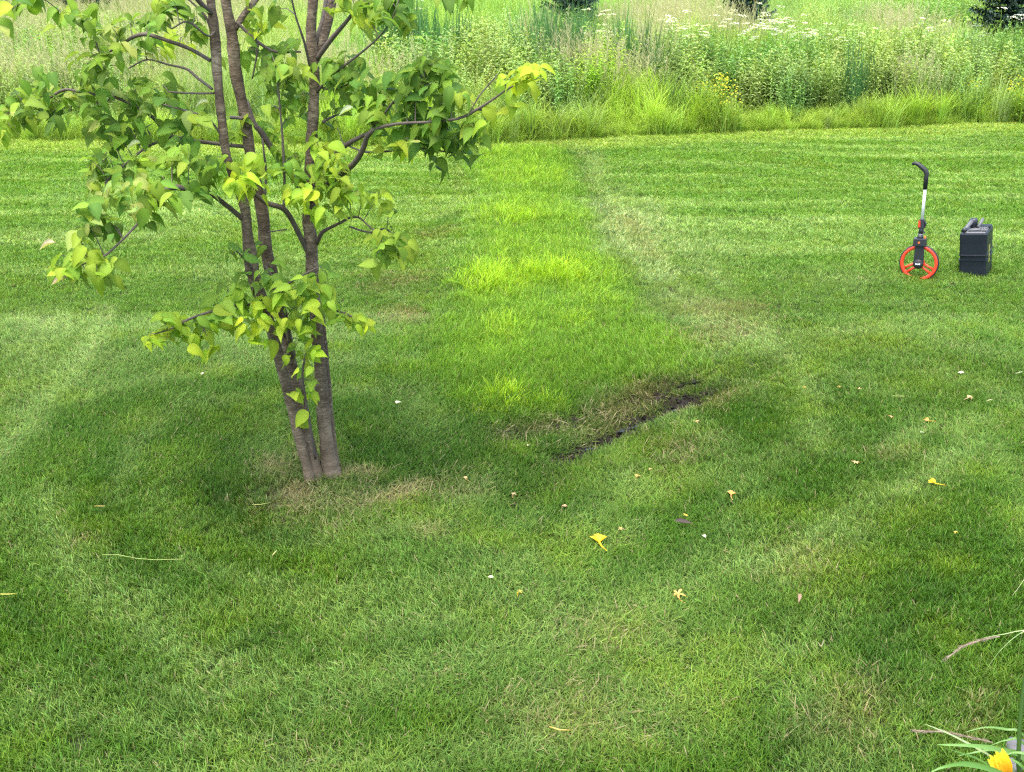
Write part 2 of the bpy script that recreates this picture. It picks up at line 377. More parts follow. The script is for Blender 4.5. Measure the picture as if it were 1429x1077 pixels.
# ---------------------------------------------------------------- ground sheet
def ax(parts):
    r = []
    for a0, b0, s in parts: r += list(np.arange(a0, b0, s))
    return np.array(r)
gx = ax([(-420, -60, 30), (-60, -16, 4), (-16, -6, .35), (-6, 7, .04), (7, 18, .35), (18, 60, 4), (60, 440, 30)])
gy = ax([(-60, -4, 5), (-4, 2.2, .4), (2.2, 9.5, .035), (9.5, 22, .1), (22, 60, 1.5), (60, 640, 20)])
GX, GY = np.meshgrid(gx, gy); fx_, fy_ = GX.ravel(), GY.ravel()
gz = gh(fx_, fy_)
c, hf, de, lean, head, mud, straw, bare, brown = lawn_fields(fx_, fy_)
soil = np.tile(np.array([.030, .042, .014]), (len(fx_), 1))
def ms_(col, k): soil[:] = soil*(1-k[:, None])+np.array(col)*k[:, None]
ms_((.085, .13, .045), np.clip((fy_-edge_y(fx_))/.6, 0, 1)); ms_((.20, .17, .08), np.clip(straw, 0, 1)*.9); ms_((.10, .095, .045), np.clip(bare, 0, 1)*.7)
ms_((.060, .040, .020), brown); ms_((.016, .013, .009), np.clip(mud*1.4, 0, 1))
gz = gz + np.clip(mud*1.3-.2, 0, 1)*.03*(noise(fx_*22, fy_*22, 5)-.5)*2
me = bpy.data.meshes.new('ground')
nx, ny = len(gx), len(gy)
i = (np.arange(ny-1)[:, None]*nx + np.arange(nx-1)[None, :]).ravel()
faces = np.stack([i, i+1, i+nx+1, i+nx], 1)
me.vertices.add(nx*ny); me.vertices.foreach_set('co', np.stack([fx_, fy_, gz], 1).astype(np.float32).ravel())
me.loops.add(len(faces)*4); me.loops.foreach_set('vertex_index', faces.astype(np.int32).ravel())
me.polygons.add(len(faces)); me.polygons.foreach_set('loop_start', (np.arange(len(faces))*4).astype(np.int32))
me.update(calc_edges=True)
at_ = me.attributes.new('soil', 'FLOAT_COLOR', 'POINT')
at_.data.foreach_set('color', np.concatenate([soil, np.clip(mud*1.6-.6, 0, 1)[:, None]], 1).astype(np.float32).ravel())
g = obj('ground', me, M_soil, smooth=True); tag(g, 'dark soil and thatch under the mown lawn and meadow', kind='structure')

# ---------------------------------------------------------------- scatter
def scatter(name, protos, P, rot, scl, idx, tint, label):
    """one object: every point carries one of the clump meshes"""
    col = bpy.data.collections.new(name+'_clumps')          # not linked to the scene
    for k, pm in enumerate(protos):
        o = bpy.data.objects.new('%s_clump_%02d' % (name, k), pm); col.objects.link(o)
    me = bpy.data.meshes.new(name); me.vertices.add(len(P)); me.vertices.foreach_set('co', P.astype(np.float32).ravel())
    def A(nm, ty, key, arr):
        q = me.attributes.new(nm, ty, 'POINT'); q.data.foreach_set(key, arr.ravel())
    A('rot', 'FLOAT_VECTOR', 'vector', rot.astype(np.float32)); A('scl', 'FLOAT_VECTOR', 'vector', scl.astype(np.float32))
    A('idx', 'INT', 'value', idx.astype(np.int32))
    A('tint', 'FLOAT_COLOR', 'color', np.concatenate([tint, np.ones((len(P), 1))], 1).astype(np.float32))
    me.update()
    ng = bpy.data.node_groups.new(name+'_nodes', 'GeometryNodeTree')
    ng.interface.new_socket('Geometry', in_out='INPUT', socket_type='NodeSocketGeometry')
    ng.interface.new_socket('Geometry', in_out='OUTPUT', socket_type='NodeSocketGeometry')
    N = ng.nodes; gi = N.new('NodeGroupInput'); go = N.new('NodeGroupOutput')
    ci = N.new('GeometryNodeCollectionInfo'); ci.inputs['Collection'].default_value = col
    ci.inputs['Separate Children'].default_value = True; ci.inputs['Reset Children'].default_value = True
    ip = N.new('GeometryNodeInstanceOnPoints'); ip.inputs['Pick Instance'].default_value = True
    def na(nm, ty):
        q = N.new('GeometryNodeInputNamedAttribute'); q.data_type = ty; q.inputs[0].default_value = nm
        return q.outputs['Attribute']
    er = N.new('FunctionNodeEulerToRotation')
    ng.links.new(gi.outputs[0], ip.inputs['Points']); ng.links.new(ci.outputs[0], ip.inputs['Instance'])
    ng.links.new(na('idx', 'INT'), ip.inputs['Instance Index']); ng.links.new(na('rot', 'FLOAT_VECTOR'), er.inputs[0])
    ng.links.new(er.outputs[0], ip.inputs['Rotation']); ng.links.new(na('scl', 'FLOAT_VECTOR'), ip.inputs['Scale'])
    ng.links.new(ip.outputs[0], go.inputs[0])
    o = obj(name, me); md = o.modifiers.new('scatter', 'NODES'); md.node_group = ng
    tag(o, label, kind='stuff'); return o

def tuft(seed, n, rad, h, wd, bend, segs=3, dead=.05, spread=.35, hv=.35):
    r = random.Random(seed); m = MB()
    for _ in range(n):
        a = r.uniform(0, 2*pi); d = rad*math.sqrt(r.random()); x, y = d*cos(a), d*sin(a)
        hh = h*r.uniform(1-hv, 1+hv*.6); az = r.uniform(0, 2*pi); ln = r.uniform(.05, spread); bd = bend*r.uniform(.3, 1.3)
        dx, dy = cos(az), sin(az); pts = []
        for k in range(segs+1):
            f = k/segs; out_ = hh*(ln*f + bd*f*f); zz = hh*f*(1-.35*bd*f)
            pts.append((x+dx*out_, y+dy*out_, zz-.004))
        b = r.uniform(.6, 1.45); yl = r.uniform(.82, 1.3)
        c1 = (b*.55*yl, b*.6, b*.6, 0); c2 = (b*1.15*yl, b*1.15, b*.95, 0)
        if r.random() < dead:
            c1 = (.20, .17, .08, 1); c2 = (.34, .30, .15, 1)
        tw = az+pi/2+r.uniform(-.9, .9)
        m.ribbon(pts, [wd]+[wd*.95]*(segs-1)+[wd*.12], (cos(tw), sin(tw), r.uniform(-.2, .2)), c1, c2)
    me = m.mesh('tuft'); me.materials.append(M_blade); return me

def sample(dens, y0, y1, margin=1.0, xlim=None):
    """points in the ground area the photo could see, density per m2 as a function of y"""
    out_ = []; y = y0
    while y < y1:
        dy = max(.25, y*.04); half = .45*(y+dy)+.46+margin; k = rng.poisson(dens(y)*dy*2*half)
        out_.append(np.stack([rng.uniform(-half, half, k), rng.uniform(y, y+dy, k)], 1)); y += dy
    return np.concatenate(out_)

# mown lawn
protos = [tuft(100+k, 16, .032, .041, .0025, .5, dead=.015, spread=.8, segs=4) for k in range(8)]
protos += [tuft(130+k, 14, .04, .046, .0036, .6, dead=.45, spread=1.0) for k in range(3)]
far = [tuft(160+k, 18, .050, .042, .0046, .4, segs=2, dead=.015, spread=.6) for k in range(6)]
q = sample(lambda y: 2450 if y < 5 else 2450*(5/y)**1.25, 2.25, 19.5)
x, y = q[:, 0], q[:, 1]; keep = y < edge_y(x)+.15; x, y = x[keep], y[keep]
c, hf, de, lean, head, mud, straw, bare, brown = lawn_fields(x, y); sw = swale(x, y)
k = rng.random(len(x)) < np.clip(de, .02, 1)*(1-.3*sw)
x, y, c, hf, lean, head, mud, straw, bare, brown, sw = [v[k] for v in (x, y, c, hf, lean, head, mud, straw, bare, brown, sw)]
N = len(x); deadish = np.clip(straw+bare*.35+brown, 0, 1)
idx = np.where(rng.random(N) < (deadish-brown*.45)*.8, 8+rng.integers(0, 3, N), rng.integers(0, 8, N))
idx = np.where((y > 9) & (idx < 8), 11+rng.integers(0, 6, N), idx)
spin = rng.uniform(0, 2*pi, N)
# lean: rotate about a horizontal axis across the heading, after the spin -> euler of R_axis(l) @ Rz(spin)
def lean_rot(spin, lean, head):
    # tilt t towards heading hd: Rz(hd) Ry(t) Rz(spin-hd): as ZYX Euler built by matrices
    t = lean; ch, sh, ct, st = np.cos(head), np.sin(head), np.cos(t), np.sin(t); s2 = spin-head; c2, s2 = np.cos(s2), np.sin(s2)
    m00 = ch*ct*c2-sh*s2; m10 = sh*ct*c2+ch*s2; m20 = -st*c2
    m21 = st*s2; m22 = ct
    ry = np.arcsin(np.clip(-m20, -1, 1)); rz = np.arctan2(m10, m00); rx = np.arctan2(m21, m22)
    return np.stack([rx, ry, rz], 1)
rot = lean_rot(spin, lean*rng.uniform(.5, 1.2, N), head+rng.normal(0, .35, N))
s = rng.uniform(.8, 1.25, N)
wide = np.clip(y/9, 1, 1.7)
scl = np.stack([s*wide, s*wide, s*np.clip(hf, .35, 1.4)*(1+.9*sw)], 1)
k = (sw*np.clip(.40+1.0*fbm(x*1.3, y*1.1, 320, 3)-.25*np.clip((8.5-y)/2, 0, 1), 0, .8))[:, None]; c = c*(1-k)+np.array([.160, .31, .032])*k
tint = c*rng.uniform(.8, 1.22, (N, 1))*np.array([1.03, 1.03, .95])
print('lawn tufts', N)
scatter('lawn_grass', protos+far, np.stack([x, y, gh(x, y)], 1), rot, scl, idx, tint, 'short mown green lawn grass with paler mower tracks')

# unmown strip
protos = [tuft(200+k, 16, .06, .19, .0042, .55, segs=4, dead=.02, spread=.3) for k in range(6)]
protos += [tuft(220+k, 10, .05, .28, .0045, .45, segs=5, dead=.0, spread=.25) for k in range(4)]
q = sample(lambda y: 900 if y < 9 else 520, 5.5, 18.5, .2); x, y = q[:, 0], q[:, 1]
sw = swale(x, y)
n1 = fbm(x*1.1, y*1.1, 300, 3)
LUSH = [(690, 400, 75, 24, 0), (760, 385, 75, 20, 5), (800, 395, 40, 18, 0), (690, 570, 70, 26, 0), (760, 572, 40, 16, 0), (700, 470, 40, 60, -50),
        (720, 305, 95, 30, 0), (715, 250, 75, 24, 0), (800, 455, 50, 16, 10)]
lush = np.zeros(len(x))
LK = [1.1, 1.05, .9, .9, .7, .7, .78, .78, .6]
for kk, b in zip(LK, LUSH): lush = np.maximum(lush, kk*blob(x, y, *b))
lush = np.clip(np.maximum(lush*1.1, .62*sw*(.45+.9*n1)*np.clip((y-6.2)/3, .35, 1)), 0, 1)*np.clip(.72+.6*fbm(x*1.6, y*2.6, 310, 3), 0, 1)
keep = (rng.random(len(x)) < sw*np.clip(.15+.8*lush+.8*(n1-.5), 0.05, 1)); x, y, lush, n1 = x[keep], y[keep], lush[keep], n1[keep]
N = len(x); idx = np.where(rng.random(N) < lush*.5, 6+rng.integers(0, 4, N), rng.integers(0, 6, N))
s = rng.uniform(.4, 1.0, N)*(.48+.40*lush)*np.clip(.72+(y-6)*.09, .7, 1.0)
tint = np.array([.145, .30, .036])*(1-lush[:, None])+np.array([.30, .47, .020])*lush[:, None]
tint *= rng.uniform(.8, 1.2, (N, 1))
rot = lean_rot(rng.uniform(0, 2*pi, N), rng.uniform(0, .45, N), rng.normal(.4, 1.2, N))
scatter('long_grass', protos, np.stack([x, y, gh(x, y)], 1), rot, np.stack([s, s, s], 1), idx, tint, 'long bright green unmown grass in the strip down the middle of the lawn')
print('long', N)

# ---------------------------------------------------------------- meadow
def leafstem(m, r, h, nl, ll, lw, base, lean=.15, top=None):
    az = r.uniform(0, 2*pi); ln = r.uniform(0, lean)*h; bx, by = base
    P = lambda f: Vector((bx+cos(az)*ln*f*f, by+sin(az)*ln*f*f, h*f))
    b = r.uniform(.8, 1.2)
    m.ribbon([P(0), P(.5), P(1)], [.009, .007, .004], (cos(az), sin(az), 0), (b*.6, b*.6, b*.5, 0), (b, b, b*.8, 0))
    m.ribbon([P(0), P(.5), P(1)], [.009, .007, .004], (-sin(az), cos(az), 0), (b*.6, b*.6, b*.5, 0), (b, b, b*.8, 0))
    for k in range(nl):
        f = .15+.85*(k+r.random()*.6)/nl; a = k*2.4+r.uniform(-.4, .4); p = P(min(f, 1)); L = ll*(1.15-.65*f)*r.uniform(.8, 1.2)
        d = Vector((cos(a), sin(a), r.uniform(.2, .9))).normalized(); e = p+d*L*.55; t = e+Vector((d.x, d.y, -.3)).normalized()*L*.5
        bb = b*r.uniform(.8, 1.12)*(.62+.45*f)
        m.ribbon([p, e, t], [lw*.5, lw, lw*.1], (-sin(a), cos(a), r.uniform(-.8, .8)), (bb*.9, bb*.9, bb*.9, 0), (bb*1.1, bb*1.1, bb, 0))
    return P(1)
def clump_blades(m, r, n, rad, h, wd, bend, spread):
    for _ in range(n):
        a = r.uniform(0, 2*pi); d = rad*math.sqrt(r.random()); x, y = d*cos(a), d*sin(a); az = r.uniform(0, 2*pi)
        hh = h*r.uniform(.6, 1.15); ln = r.uniform(.02, spread); bd = bend*r.uniform(.2, 1.3); pts = []
        for k in range(5):
            f = k/4; o_ = hh*(ln*f+bd*f**3); pts.append((x+cos(az)*o_, y+sin(az)*o_, hh*f*(1-.3*bd*f*f)))
        b = r.uniform(.75, 1.25); tw = az+pi/2+r.uniform(-1, 1)
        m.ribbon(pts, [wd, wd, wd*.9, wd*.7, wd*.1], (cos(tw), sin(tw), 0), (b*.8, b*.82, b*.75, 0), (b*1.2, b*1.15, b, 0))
def fin(m): 
    me = m.mesh('clump'); me.materials.append(M_blade); return me
MP = []
for k in range(4):      # 0-3 grass clumps
    m = MB(); clump_blades(m, random.Random(400+k), 46, .16, 1.0, .010, .35, .22); MP.append(fin(m))
for k in range(5):      # 4-8 leafy weeds
    m = MB(); r = random.Random(430+k)
    for _ in range(7):
        leafstem(m, r, r.uniform(.75, 1.2), 26, .13, .022, (r.uniform(-.2, .2), r.uniform(-.2, .2)))
    MP.append(fin(m))
for k in range(3):      # 9-11 plumed grass
    m = MB(); r = random.Random(460+k); clump_blades(m, r, 26, .14, .95, .009, .3, .2)
    for _ in range(12):
        a = r.uniform(0, 2*pi); b0 = Vector((r.uniform(-.15, .15), r.uniform(-.15, .15), 0)); h = r.uniform(1.0, 1.35); t = b0+Vector((cos(a)*.22, sin(a)*.22, h))
        m.ribbon([b0, b0*.3+t*.7, t], [.005, .005, .004], (1, 0, 0), (.8, .8, .6, 0), (.40, .38, .18, 1))
        for j in range(9):
            f = j/9; pp = (b0*.3+t*.7)*(1-f)*.6+t*(1-(1-f)*.6); dd = Vector((r.uniform(-1, 1), r.uniform(-1, 1), 1.2)).normalized()*.06
            m.ribbon([pp, pp+dd*.5, pp+dd], [.006, .010, .002], (dd.y, -dd.x, .2), (.50, .46, .25, 1), (.62, .57, .34, 1))
    MP.append(fin(m))
for k in range(2):      # 12-13 reeds
    m = MB(); clump_blades(m, random.Random(480+k), 40, .2, 1.35, .016, .08, .08); MP.append(fin(m))
for k in range(2):      # 14-15 white umbels
    m = MB(); r = random.Random(500+k)
    for _ in range(4):
        tpt = leafstem(m, r, r.uniform(1.0, 1.3), 12, .10, .02, (r.uniform(-.2, .2), r.uniform(-.2, .2)))
        for _2 in range(15):
            a = r.uniform(0, 2*pi); d = .075*math.sqrt(r.random()); z = tpt.z+.03-d*.2+r.uniform(-.01, .01); s_ = .010
            X, Y_ = tpt.x+cos(a)*d, tpt.y+sin(a)*d
            m.add([(X-s_, Y_-s_, z), (X+s_, Y_-s_, z+.006), (X+s_, Y_+s_, z), (X-s_, Y_+s_, z+.006)], [(0, 1, 2, 3)], (.75, .75, .68, 1))
    MP.append(fin(m))
for k in range(2):      # 16-17 yellow flowers on low green
    m = MB(); r = random.Random(520+k)
    clump_blades(m, r, 14, .16, .45, .010, .35, .3)
    for _ in range(8):
        tpt = leafstem(m, r, r.uniform(.4, .62), 9, .09, .018, (r.uniform(-.2, .2), r.uniform(-.2, .2)))
        for _2 in range(4):
            X, Y_, z = tpt.x+r.uniform(-.05, .05), tpt.y+r.uniform(-.05, .05), tpt.z+r.uniform(-.05, .04); s_ = .011
            for j in range(5):
                a = j*2*pi/5; m.add([(X, Y_, z), (X+cos(a-.4)*s_, Y_+sin(a-.4)*s_, z+.010), (X+cos(a)*s_*1.5, Y_+sin(a)*s_*1.5, z+.012), (X+cos(a+.4)*s_, Y_+sin(a+.4)*s_, z+.010)], [(0, 1, 2, 3)], (.72, .66, .06, 1))
    MP.append(fin(m))
for k in range(3):      # 18-20 fine skirt grass at the edge
    m = MB(); clump_blades(m, random.Random(540+k), 60, .17, .50, .008, .6, .4); MP.append(fin(m))
# 21 small-leafed bushy forb
for k in range(2):
    m = MB(); r = random.Random(560+k)
    for _ in range(12): leafstem(m, r, r.uniform(.5, .95), 20, .07, .02, (r.uniform(-.25, .25), r.uniform(-.25, .25)), lean=.5)
    MP.append(fin(m))

q = sample(lambda y: 46 if y < 24 else 46*(24/y)**1.3, 15, 75, 2.0); x, y = q[:, 0], q[:, 1]
dE = y-edge_y(x); keep = dE > 0.02; x, y, dE = x[keep], y[keep], dE[keep]; N = len(x)
a1 = fbm(x*.25, y*.16, 601, 3); a2 = fbm(x*.5+30, y*.3, 602, 3); a3 = noise(x*.18-7, y*.1, 603); u = rng.random(N)
idx = np.full(N, 0)
idx = np.where(a1 > .57, 4+rng.integers(0, 5, N), rng.integers(0, 4, N))
idx = np.where((a1 <= .60) & (a1 > .50) & (u < .5), 21+rng.integers(0, 2, N), idx)
idx = np.where((a2 > .64) & (u < .4), 9+rng.integers(0, 3, N), idx)
idx = np.where((x < -5) & (u < .22), 9+rng.integers(0, 3, N), idx)
# reeds and white flowers where the photo has them: (px of the foot, distance from the camera)
def at_pts(lst, rad):
    m_ = np.zeros(len(x), bool)
    for px, Y in lst:
        X = (px-PW/2)/1500*(Y*cos(PITCH)+CAM_H*sin(PITCH)); m_ |= (np.abs(x-X) < rad) & (np.abs(y-Y) < rad*1.6)
    return m_
reed = at_pts([(772, 18.9), (882, 19.2), (790, 20.2), (1195, 18.5), (1420, 18.4), (555, 20), (610, 19.5)], .33)
idx = np.where(reed & (u < .85), 12+rng.integers(0, 2, N), idx)
white = at_pts([(1060, 20.3), (1080, 20.6), (1100, 20.2), (1150, 20.8), (1290, 19.8), (1320, 20.4), (965, 20), (845, 19.6), (575, 22.5), (1370, 20), (1395, 19.4), (1040, 21), (1235, 20.6)], .5)
idx = np.where(white & (u < .09), 14+rng.integers(0, 2, N), idx)
skirt = dE < (.2+.7*noise(x*.8, x*0, 9))+.5*rng.random(N)
idx = np.where(skirt & (u < .7), 18+rng.integers(0, 3, N), np.where(skirt, rng.integers(0, 4, N), idx))
yl = (skirt | (dE < 1.7)) & (noise(x*.5, y*.5, 88) > .35) & (x > 3.0) & (u < .16)
idx = np.where(yl, 16+rng.integers(0, 2, N), idx)
s = rng.uniform(.75, 1.12, N)*np.clip(.75+dE*.12, .75, 1.0)
s = np.where(skirt, rng.uniform(.4, 1.2, N)*(.5+.8*noise(x*1.3, y, 44)), s)
s = s*(.85+.45*a3)*np.where(skirt & (idx < 4), .62, 1)
tint = np.zeros((N, 3)); 
pal = np.array([[.17, .30, .085], [.25, .37, .075], [.13, .26, .075], [.29, .38, .11], [.18, .29, .11], [.28, .42, .055]])
pal = pal*np.array([1.15, 1.17, 1.15])  # whole palette lightened: haze over the meadow put into the plant colours
b = np.clip(a2*1.6-.3, 0, .999)*len(pal); i0 = b.astype(int); f = (b-i0)[:, None]; i1 = np.minimum(i0+1, len(pal)-1)
tint = pal[i0]*(1-f)+pal[i1]*f
tint = np.where((idx >= 4)[:, None] & (idx <= 8)[:, None], tint*np.array([1.0, 1.0, .92]), tint)
tint = np.where(((idx >= 9) & (idx <= 11))[:, None], np.array([.30, .40, .14]), tint)
tint = np.where(((idx >= 12) & (idx <= 13))[:, None], np.array([.075, .18, .065]), tint)
tint = np.where((idx >= 18)[:, None] & (idx <= 20)[:, None], np.array([.255, .39, .065]), tint)
tint = np.where((idx == 16)[:, None] | (idx == 17)[:, None], np.array([.20, .32, .050]), tint)
tint = tint*rng.uniform(.72, 1.3, (N, 1))*(np.array([1, 1, 1])+rng.normal(0, .05, (N, 3)))
rot = lean_rot(rng.uniform(0, 2*pi, N), np.abs(rng.normal(0, .12, N)), rng.uniform(0, 2*pi, N))
# more skirt clumps right at the mown edge
xs = rng.uniform(-10, 12, 2600); ds = rng.uniform(0, .8, 2600); ys = edge_y(xs)+ds
P = np.stack([x, y, gh(x, y)], 1); P2 = np.stack([xs, ys, gh(xs, ys)], 1)
P = np.concatenate([P, P2]); rot = np.concatenate([rot, lean_rot(rng.uniform(0, 6.3, 2600), rng.uniform(0, .3, 2600), rng.uniform(-2.4, -.7, 2600))])
s2 = rng.uniform(.35, .85, 2600)*(.5+.6*ds/.8); s = np.concatenate([s, s2]); idx = np.concatenate([idx, 18+rng.integers(0, 3, 2600)])
t2 = np.array([.28, .42, .065])*rng.uniform(.7, 1.25, (2600, 1)); tint = np.concatenate([tint, t2])
scatter('meadow_plants', MP, P, rot, np.stack([s, s, s], 1), idx, tint, 'tall wild meadow of grasses, goldenrod, reeds and small white and yellow flowers beyond the lawn')
print('meadow', len(P))

# ---------------------------------------------------------------- spruces at the back of the meadow
M_needle = simple('spruce_needles', (.028, .062, .036), .6, spec=.3, var=.45, vscale=3)
M_bark2 = simple('spruce_bark', (.10, .075, .055), .9, bump=.5)
def spruce_mesh(seed, h, rad):
    r = random.Random(seed); m = MB(); z = .12
    while z < h:
        f = z/h; Rr = rad*(1-f)**.85+.05; nb = max(5, int(13*(1-f)+5))
        for k in range(nb):
            a = 2*pi*k/nb+r.uniform(-.5, .5); L = Rr*r.uniform(.6, 1.12); dx, dy = cos(a), sin(a)
            steps = max(3, int(L/.10))
            for j in range(steps):
                g_ = (j+.6)/steps; px, py, pz = dx*L*g_, dy*L*g_, z-.16*L*g_+.22*L*g_*g_
                for s_ in range(7):
                    b_ = a+r.choice((-1, 1))*r.uniform(.3, 1.3); ln = .20*(1.15-g_*.5)*r.uniform(.7, 1.2)
                    ex, ey, ez = cos(b_)*ln, sin(b_)*ln, r.uniform(-.09, .05); wx, wy = -sin(b_)*.03, cos(b_)*.03
                    m.add([(px-wx, py-wy, pz), (px+wx, py+wy, pz+.01), (px+ex, py+ey, pz+ez)], [(0, 1, 2)])
        z += .07+.04*r.random()
    return m.mesh('crown')
SP = [('spruce_tree', 797, 23.6, 2.8, .85, 'dark spruce behind the meadow, the one nearest the tree with several trunks'),
      ('spruce_tree', 1045, 23.8, 2.6, .75, 'dark spruce behind the meadow, the second of the three right of the young tree'),
      ('spruce_tree', 1412, 22.8, 2.8, 1.1, 'wide dark spruce behind the meadow at the far right corner'),
      ('spruce_tree', 118, 25.5, 3.0, 1.1, 'dark bluish spruce at the top left, seen through the tree leaves')]
crown_me = [spruce_mesh(5, 3.4, 1.7), spruce_mesh(6, 3.4, 1.7)]
tm = MB(); tm.tube([(0, 0, -.1), (0, 0, 3.3)], [.09, .01], 8); trunk_me = tm.mesh('trunk')
for k, (nm, px, Y, h, rad, lab) in enumerate(SP):
    X = at(px, 0, Y).x; o = empty(nm, (X, Y, ghs(X, Y)), (0, 0, k*1.3)); s_ = h/3.4*1.35; o.scale = (rad/1.7, rad/1.7, s_)
    tag(o, lab, 'tree', 'spruces behind the meadow')
    obj('trunk', trunk_me, M_bark2, o); obj('crown', crown_me[k % 2], M_needle, o)

# ---------------------------------------------------------------- the young multi-stem tree
M_bark, n, out = newmat('bark')
p = n.nodes.new('ShaderNodeBsdfPrincipled'); n.links.new(p.outputs[0], out.inputs[0]); p.inputs['Roughness'].default_value = .85; p.inputs['Specular IOR Level'].default_value = .25
tc = n.nodes.new('ShaderNodeTexCoord'); mp = n.nodes.new('ShaderNodeMapping'); mp.inputs['Scale'].default_value = (14, 14, 40); n.links.new(tc.outputs['Object'], mp.inputs[0])
t1 = n.nodes.new('ShaderNodeTexNoise'); t1.inputs['Scale'].default_value = 1.6; t1.inputs['Detail'].default_value = 6; t1.inputs['Distortion'].default_value = 1.2; n.links.new(mp.outputs[0], t1.inputs[0])
t2 = n.nodes.new('ShaderNodeTexNoise'); t2.inputs['Scale'].default_value = 9; t2.inputs['Detail'].default_value = 5; n.links.new(tc.outputs['Object'], t2.inputs[0])
ad = n.nodes.new('ShaderNodeMath'); ad.operation = 'MULTIPLY_ADD'; ad.inputs[1].default_value = .5; n.links.new(t1.outputs[0], ad.inputs[0])
ad2 = n.nodes.new('ShaderNodeMath'); ad2.operation = 'MULTIPLY'; ad2.inputs[1].default_value = .55; n.links.new(t2.outputs[0], ad2.inputs[0]); n.links.new(ad2.outputs[0], ad.inputs[2])
cr = n.nodes.new('ShaderNodeValToRGB'); e = cr.color_ramp.elements
e[0].position = .36; e[0].color = (.055, .038, .024, 1); e[1].position = .72; e[1].color = (.36, .29, .20, 1)
x1 = cr.color_ramp.elements.new(.53); x1.color = (.135, .100, .066, 1)
n.links.new(ad.outputs[0], cr.inputs[0])
sx = n.nodes.new('ShaderNodeSeparateXYZ'); n.links.new(tc.outputs['Object'], sx.inputs[0])
mz = n.nodes.new('ShaderNodeMapRange'); mz.inputs[1].default_value = 0; mz.inputs[2].default_value = .55; mz.inputs[3].default_value = .55; mz.inputs[4].default_value = 0; n.links.new(sx.outputs[2], mz.inputs[0])
mb = n.nodes.new('ShaderNodeMix'); mb.data_type = 'RGBA'; mb.inputs[7].default_value = (.20, .15, .095, 1); n.links.new(mz.outputs[0], mb.inputs[0]); n.links.new(cr.outputs[0], mb.inputs[6])
n.links.new(mb.outputs[2], p.inputs['Base Color'])
bp = n.nodes.new('ShaderNodeBump'); bp.inputs['Strength'].default_value = .8; bp.inputs['Distance'].default_value = .012; n.links.new(ad.outputs[0], bp.inputs['Height']); n.links.new(bp.outputs[0], p.inputs['Normal'])
M_twig = simple('twig_bark', (.095, .075, .058), .8, var=.35, vscale=25, bump=.3)

TB = ground(450, 664); TY = TB.y
tree = empty('young_tree', TB); tag(tree, 'young leafy tree with three slim brown trunks growing from the lawn', 'tree')
def loc(px, py, dY=0.0): return at(px, py, TY+dY)-TB
def pxw(wpx, Y=None): return wpx/1500*((Y or TY)*cos(PITCH)+.9)/2*.5*2      # pixel width -> radius in metres near the tree
def dist(v): 
    v = v+TB; return (v.y*cos(PITCH)+(CAM_H-v.z)*sin(PITCH))
def rad_at(v, wpx): return wpx/1500*dist(v)/2
def catmull(pts, sub=4):
    """pts: (px, py, dY, width) -> smoothed world points and radii"""
    q = [np.array(p, float) for p in pts]; q = [2*q[0]-q[1]]+q+[2*q[-1]-q[-2]]; o = []
    for i_ in range(1, len(q)-2):
        for k in range(sub):
            t = k/sub; o.append(.5*((2*q[i_])+(-q[i_-1]+q[i_+1])*t+(2*q[i_-1]-5*q[i_]+4*q[i_+1]-q[i_+2])*t*t+(-q[i_-1]+3*q[i_]-3*q[i_+1]+q[i_+2])*t**3))
    o.append(q[-2]); P = [loc(a[0], a[1], a[2]) for a in o]; return P, [rad_at(v, max(a[3], 1.0)) for v, a in zip(P, o)], o
BR = []          # anchor samples for twigs: (point, px, py, dY)
def limb(name, pts, mat, n=10, sub=4, jit=.0, parent=tree):
    P, rr, o = catmull(pts, sub); m = MB(); rr = [r_*(.84 if name == 'trunk' else 1)*(1+(.05*sin(k*1.7+pts[0][0])+.035*sin(k*.73) if name == 'trunk' else 0)) for k, r_ in enumerate(rr)]; m.tube(P, rr, n, jit=jit)
    for v, a in zip(P, o): BR.append((v, a[0], a[1], a[2]))
    return m.build(name, mat, parent, smooth=True)
# trunks: right, middle, left, and the slimmer one behind the right-hand trunk
limb('trunk', [(467, 686, .02, 66), (464, 668, .01, 42), (460, 648, .01, 29), (456, 620, 0, 24), (450, 560, 0, 22), (446, 500, 0, 21), (442, 460, 0, 20), (437, 400, 0, 20), (434, 340, 0, 22), (432, 300, 0, 23), (434, 215, 0, 20), (437, 160, 0, 18), (439, 100, 0, 17), (434, 50, 0, 18), (437, 0, 0, 16), (441, -60, .02, 15), (450, -180, .05, 12), (455, -330, .1, 6)], M_bark, 14, 5, .04)
limb('trunk', [(441, 686, -.02, 56), (439, 666, -.02, 36), (436, 644, -.02, 25), (431, 620, 0, 21), (419, 560, .02, 19), (405, 500, .03, 20), (393, 440, .04, 20), (383, 397, .05, 20), (371, 346, .05, 21), (366, 296, .06, 20), (350, 220, .07, 18), (343, 170, .08, 18), (329, 100, .1, 20), (324, 50, .1, 19), (315, 0, .1, 16), (308, -80, .12, 14), (298, -220, .15, 9), (294, -330, .2, 5)], M_bark, 14, 5, .04)
limb('trunk', [(434, 676, -.06, 22), (430, 655, -.06, 18), (420, 620, -.07, 17), (405, 560, -.08, 17), (390, 500, -.10, 18), (373, 440, -.11, 19), (357, 395, -.12, 21), (351, 371, -.12, 23), (345, 321, -.13, 18), (340, 283, -.13, 16), (317, 220, -.15, 15), (309, 160, -.16, 15), (303, 100, -.17, 16), (300, 50, -.18, 17), (294, 0, -.2, 14), (286, -80, -.22, 12), (272, -240, -.25, 6)], M_bark, 12, 5, .04)
limb('trunk', [(474, 674, .08, 16), (468, 640, .08, 12), (461, 580, .08, 11), (456, 520, .07, 11), (452, 470, .07, 10), (446, 400, .05, 7)], M_bark, 10, 4, .04)
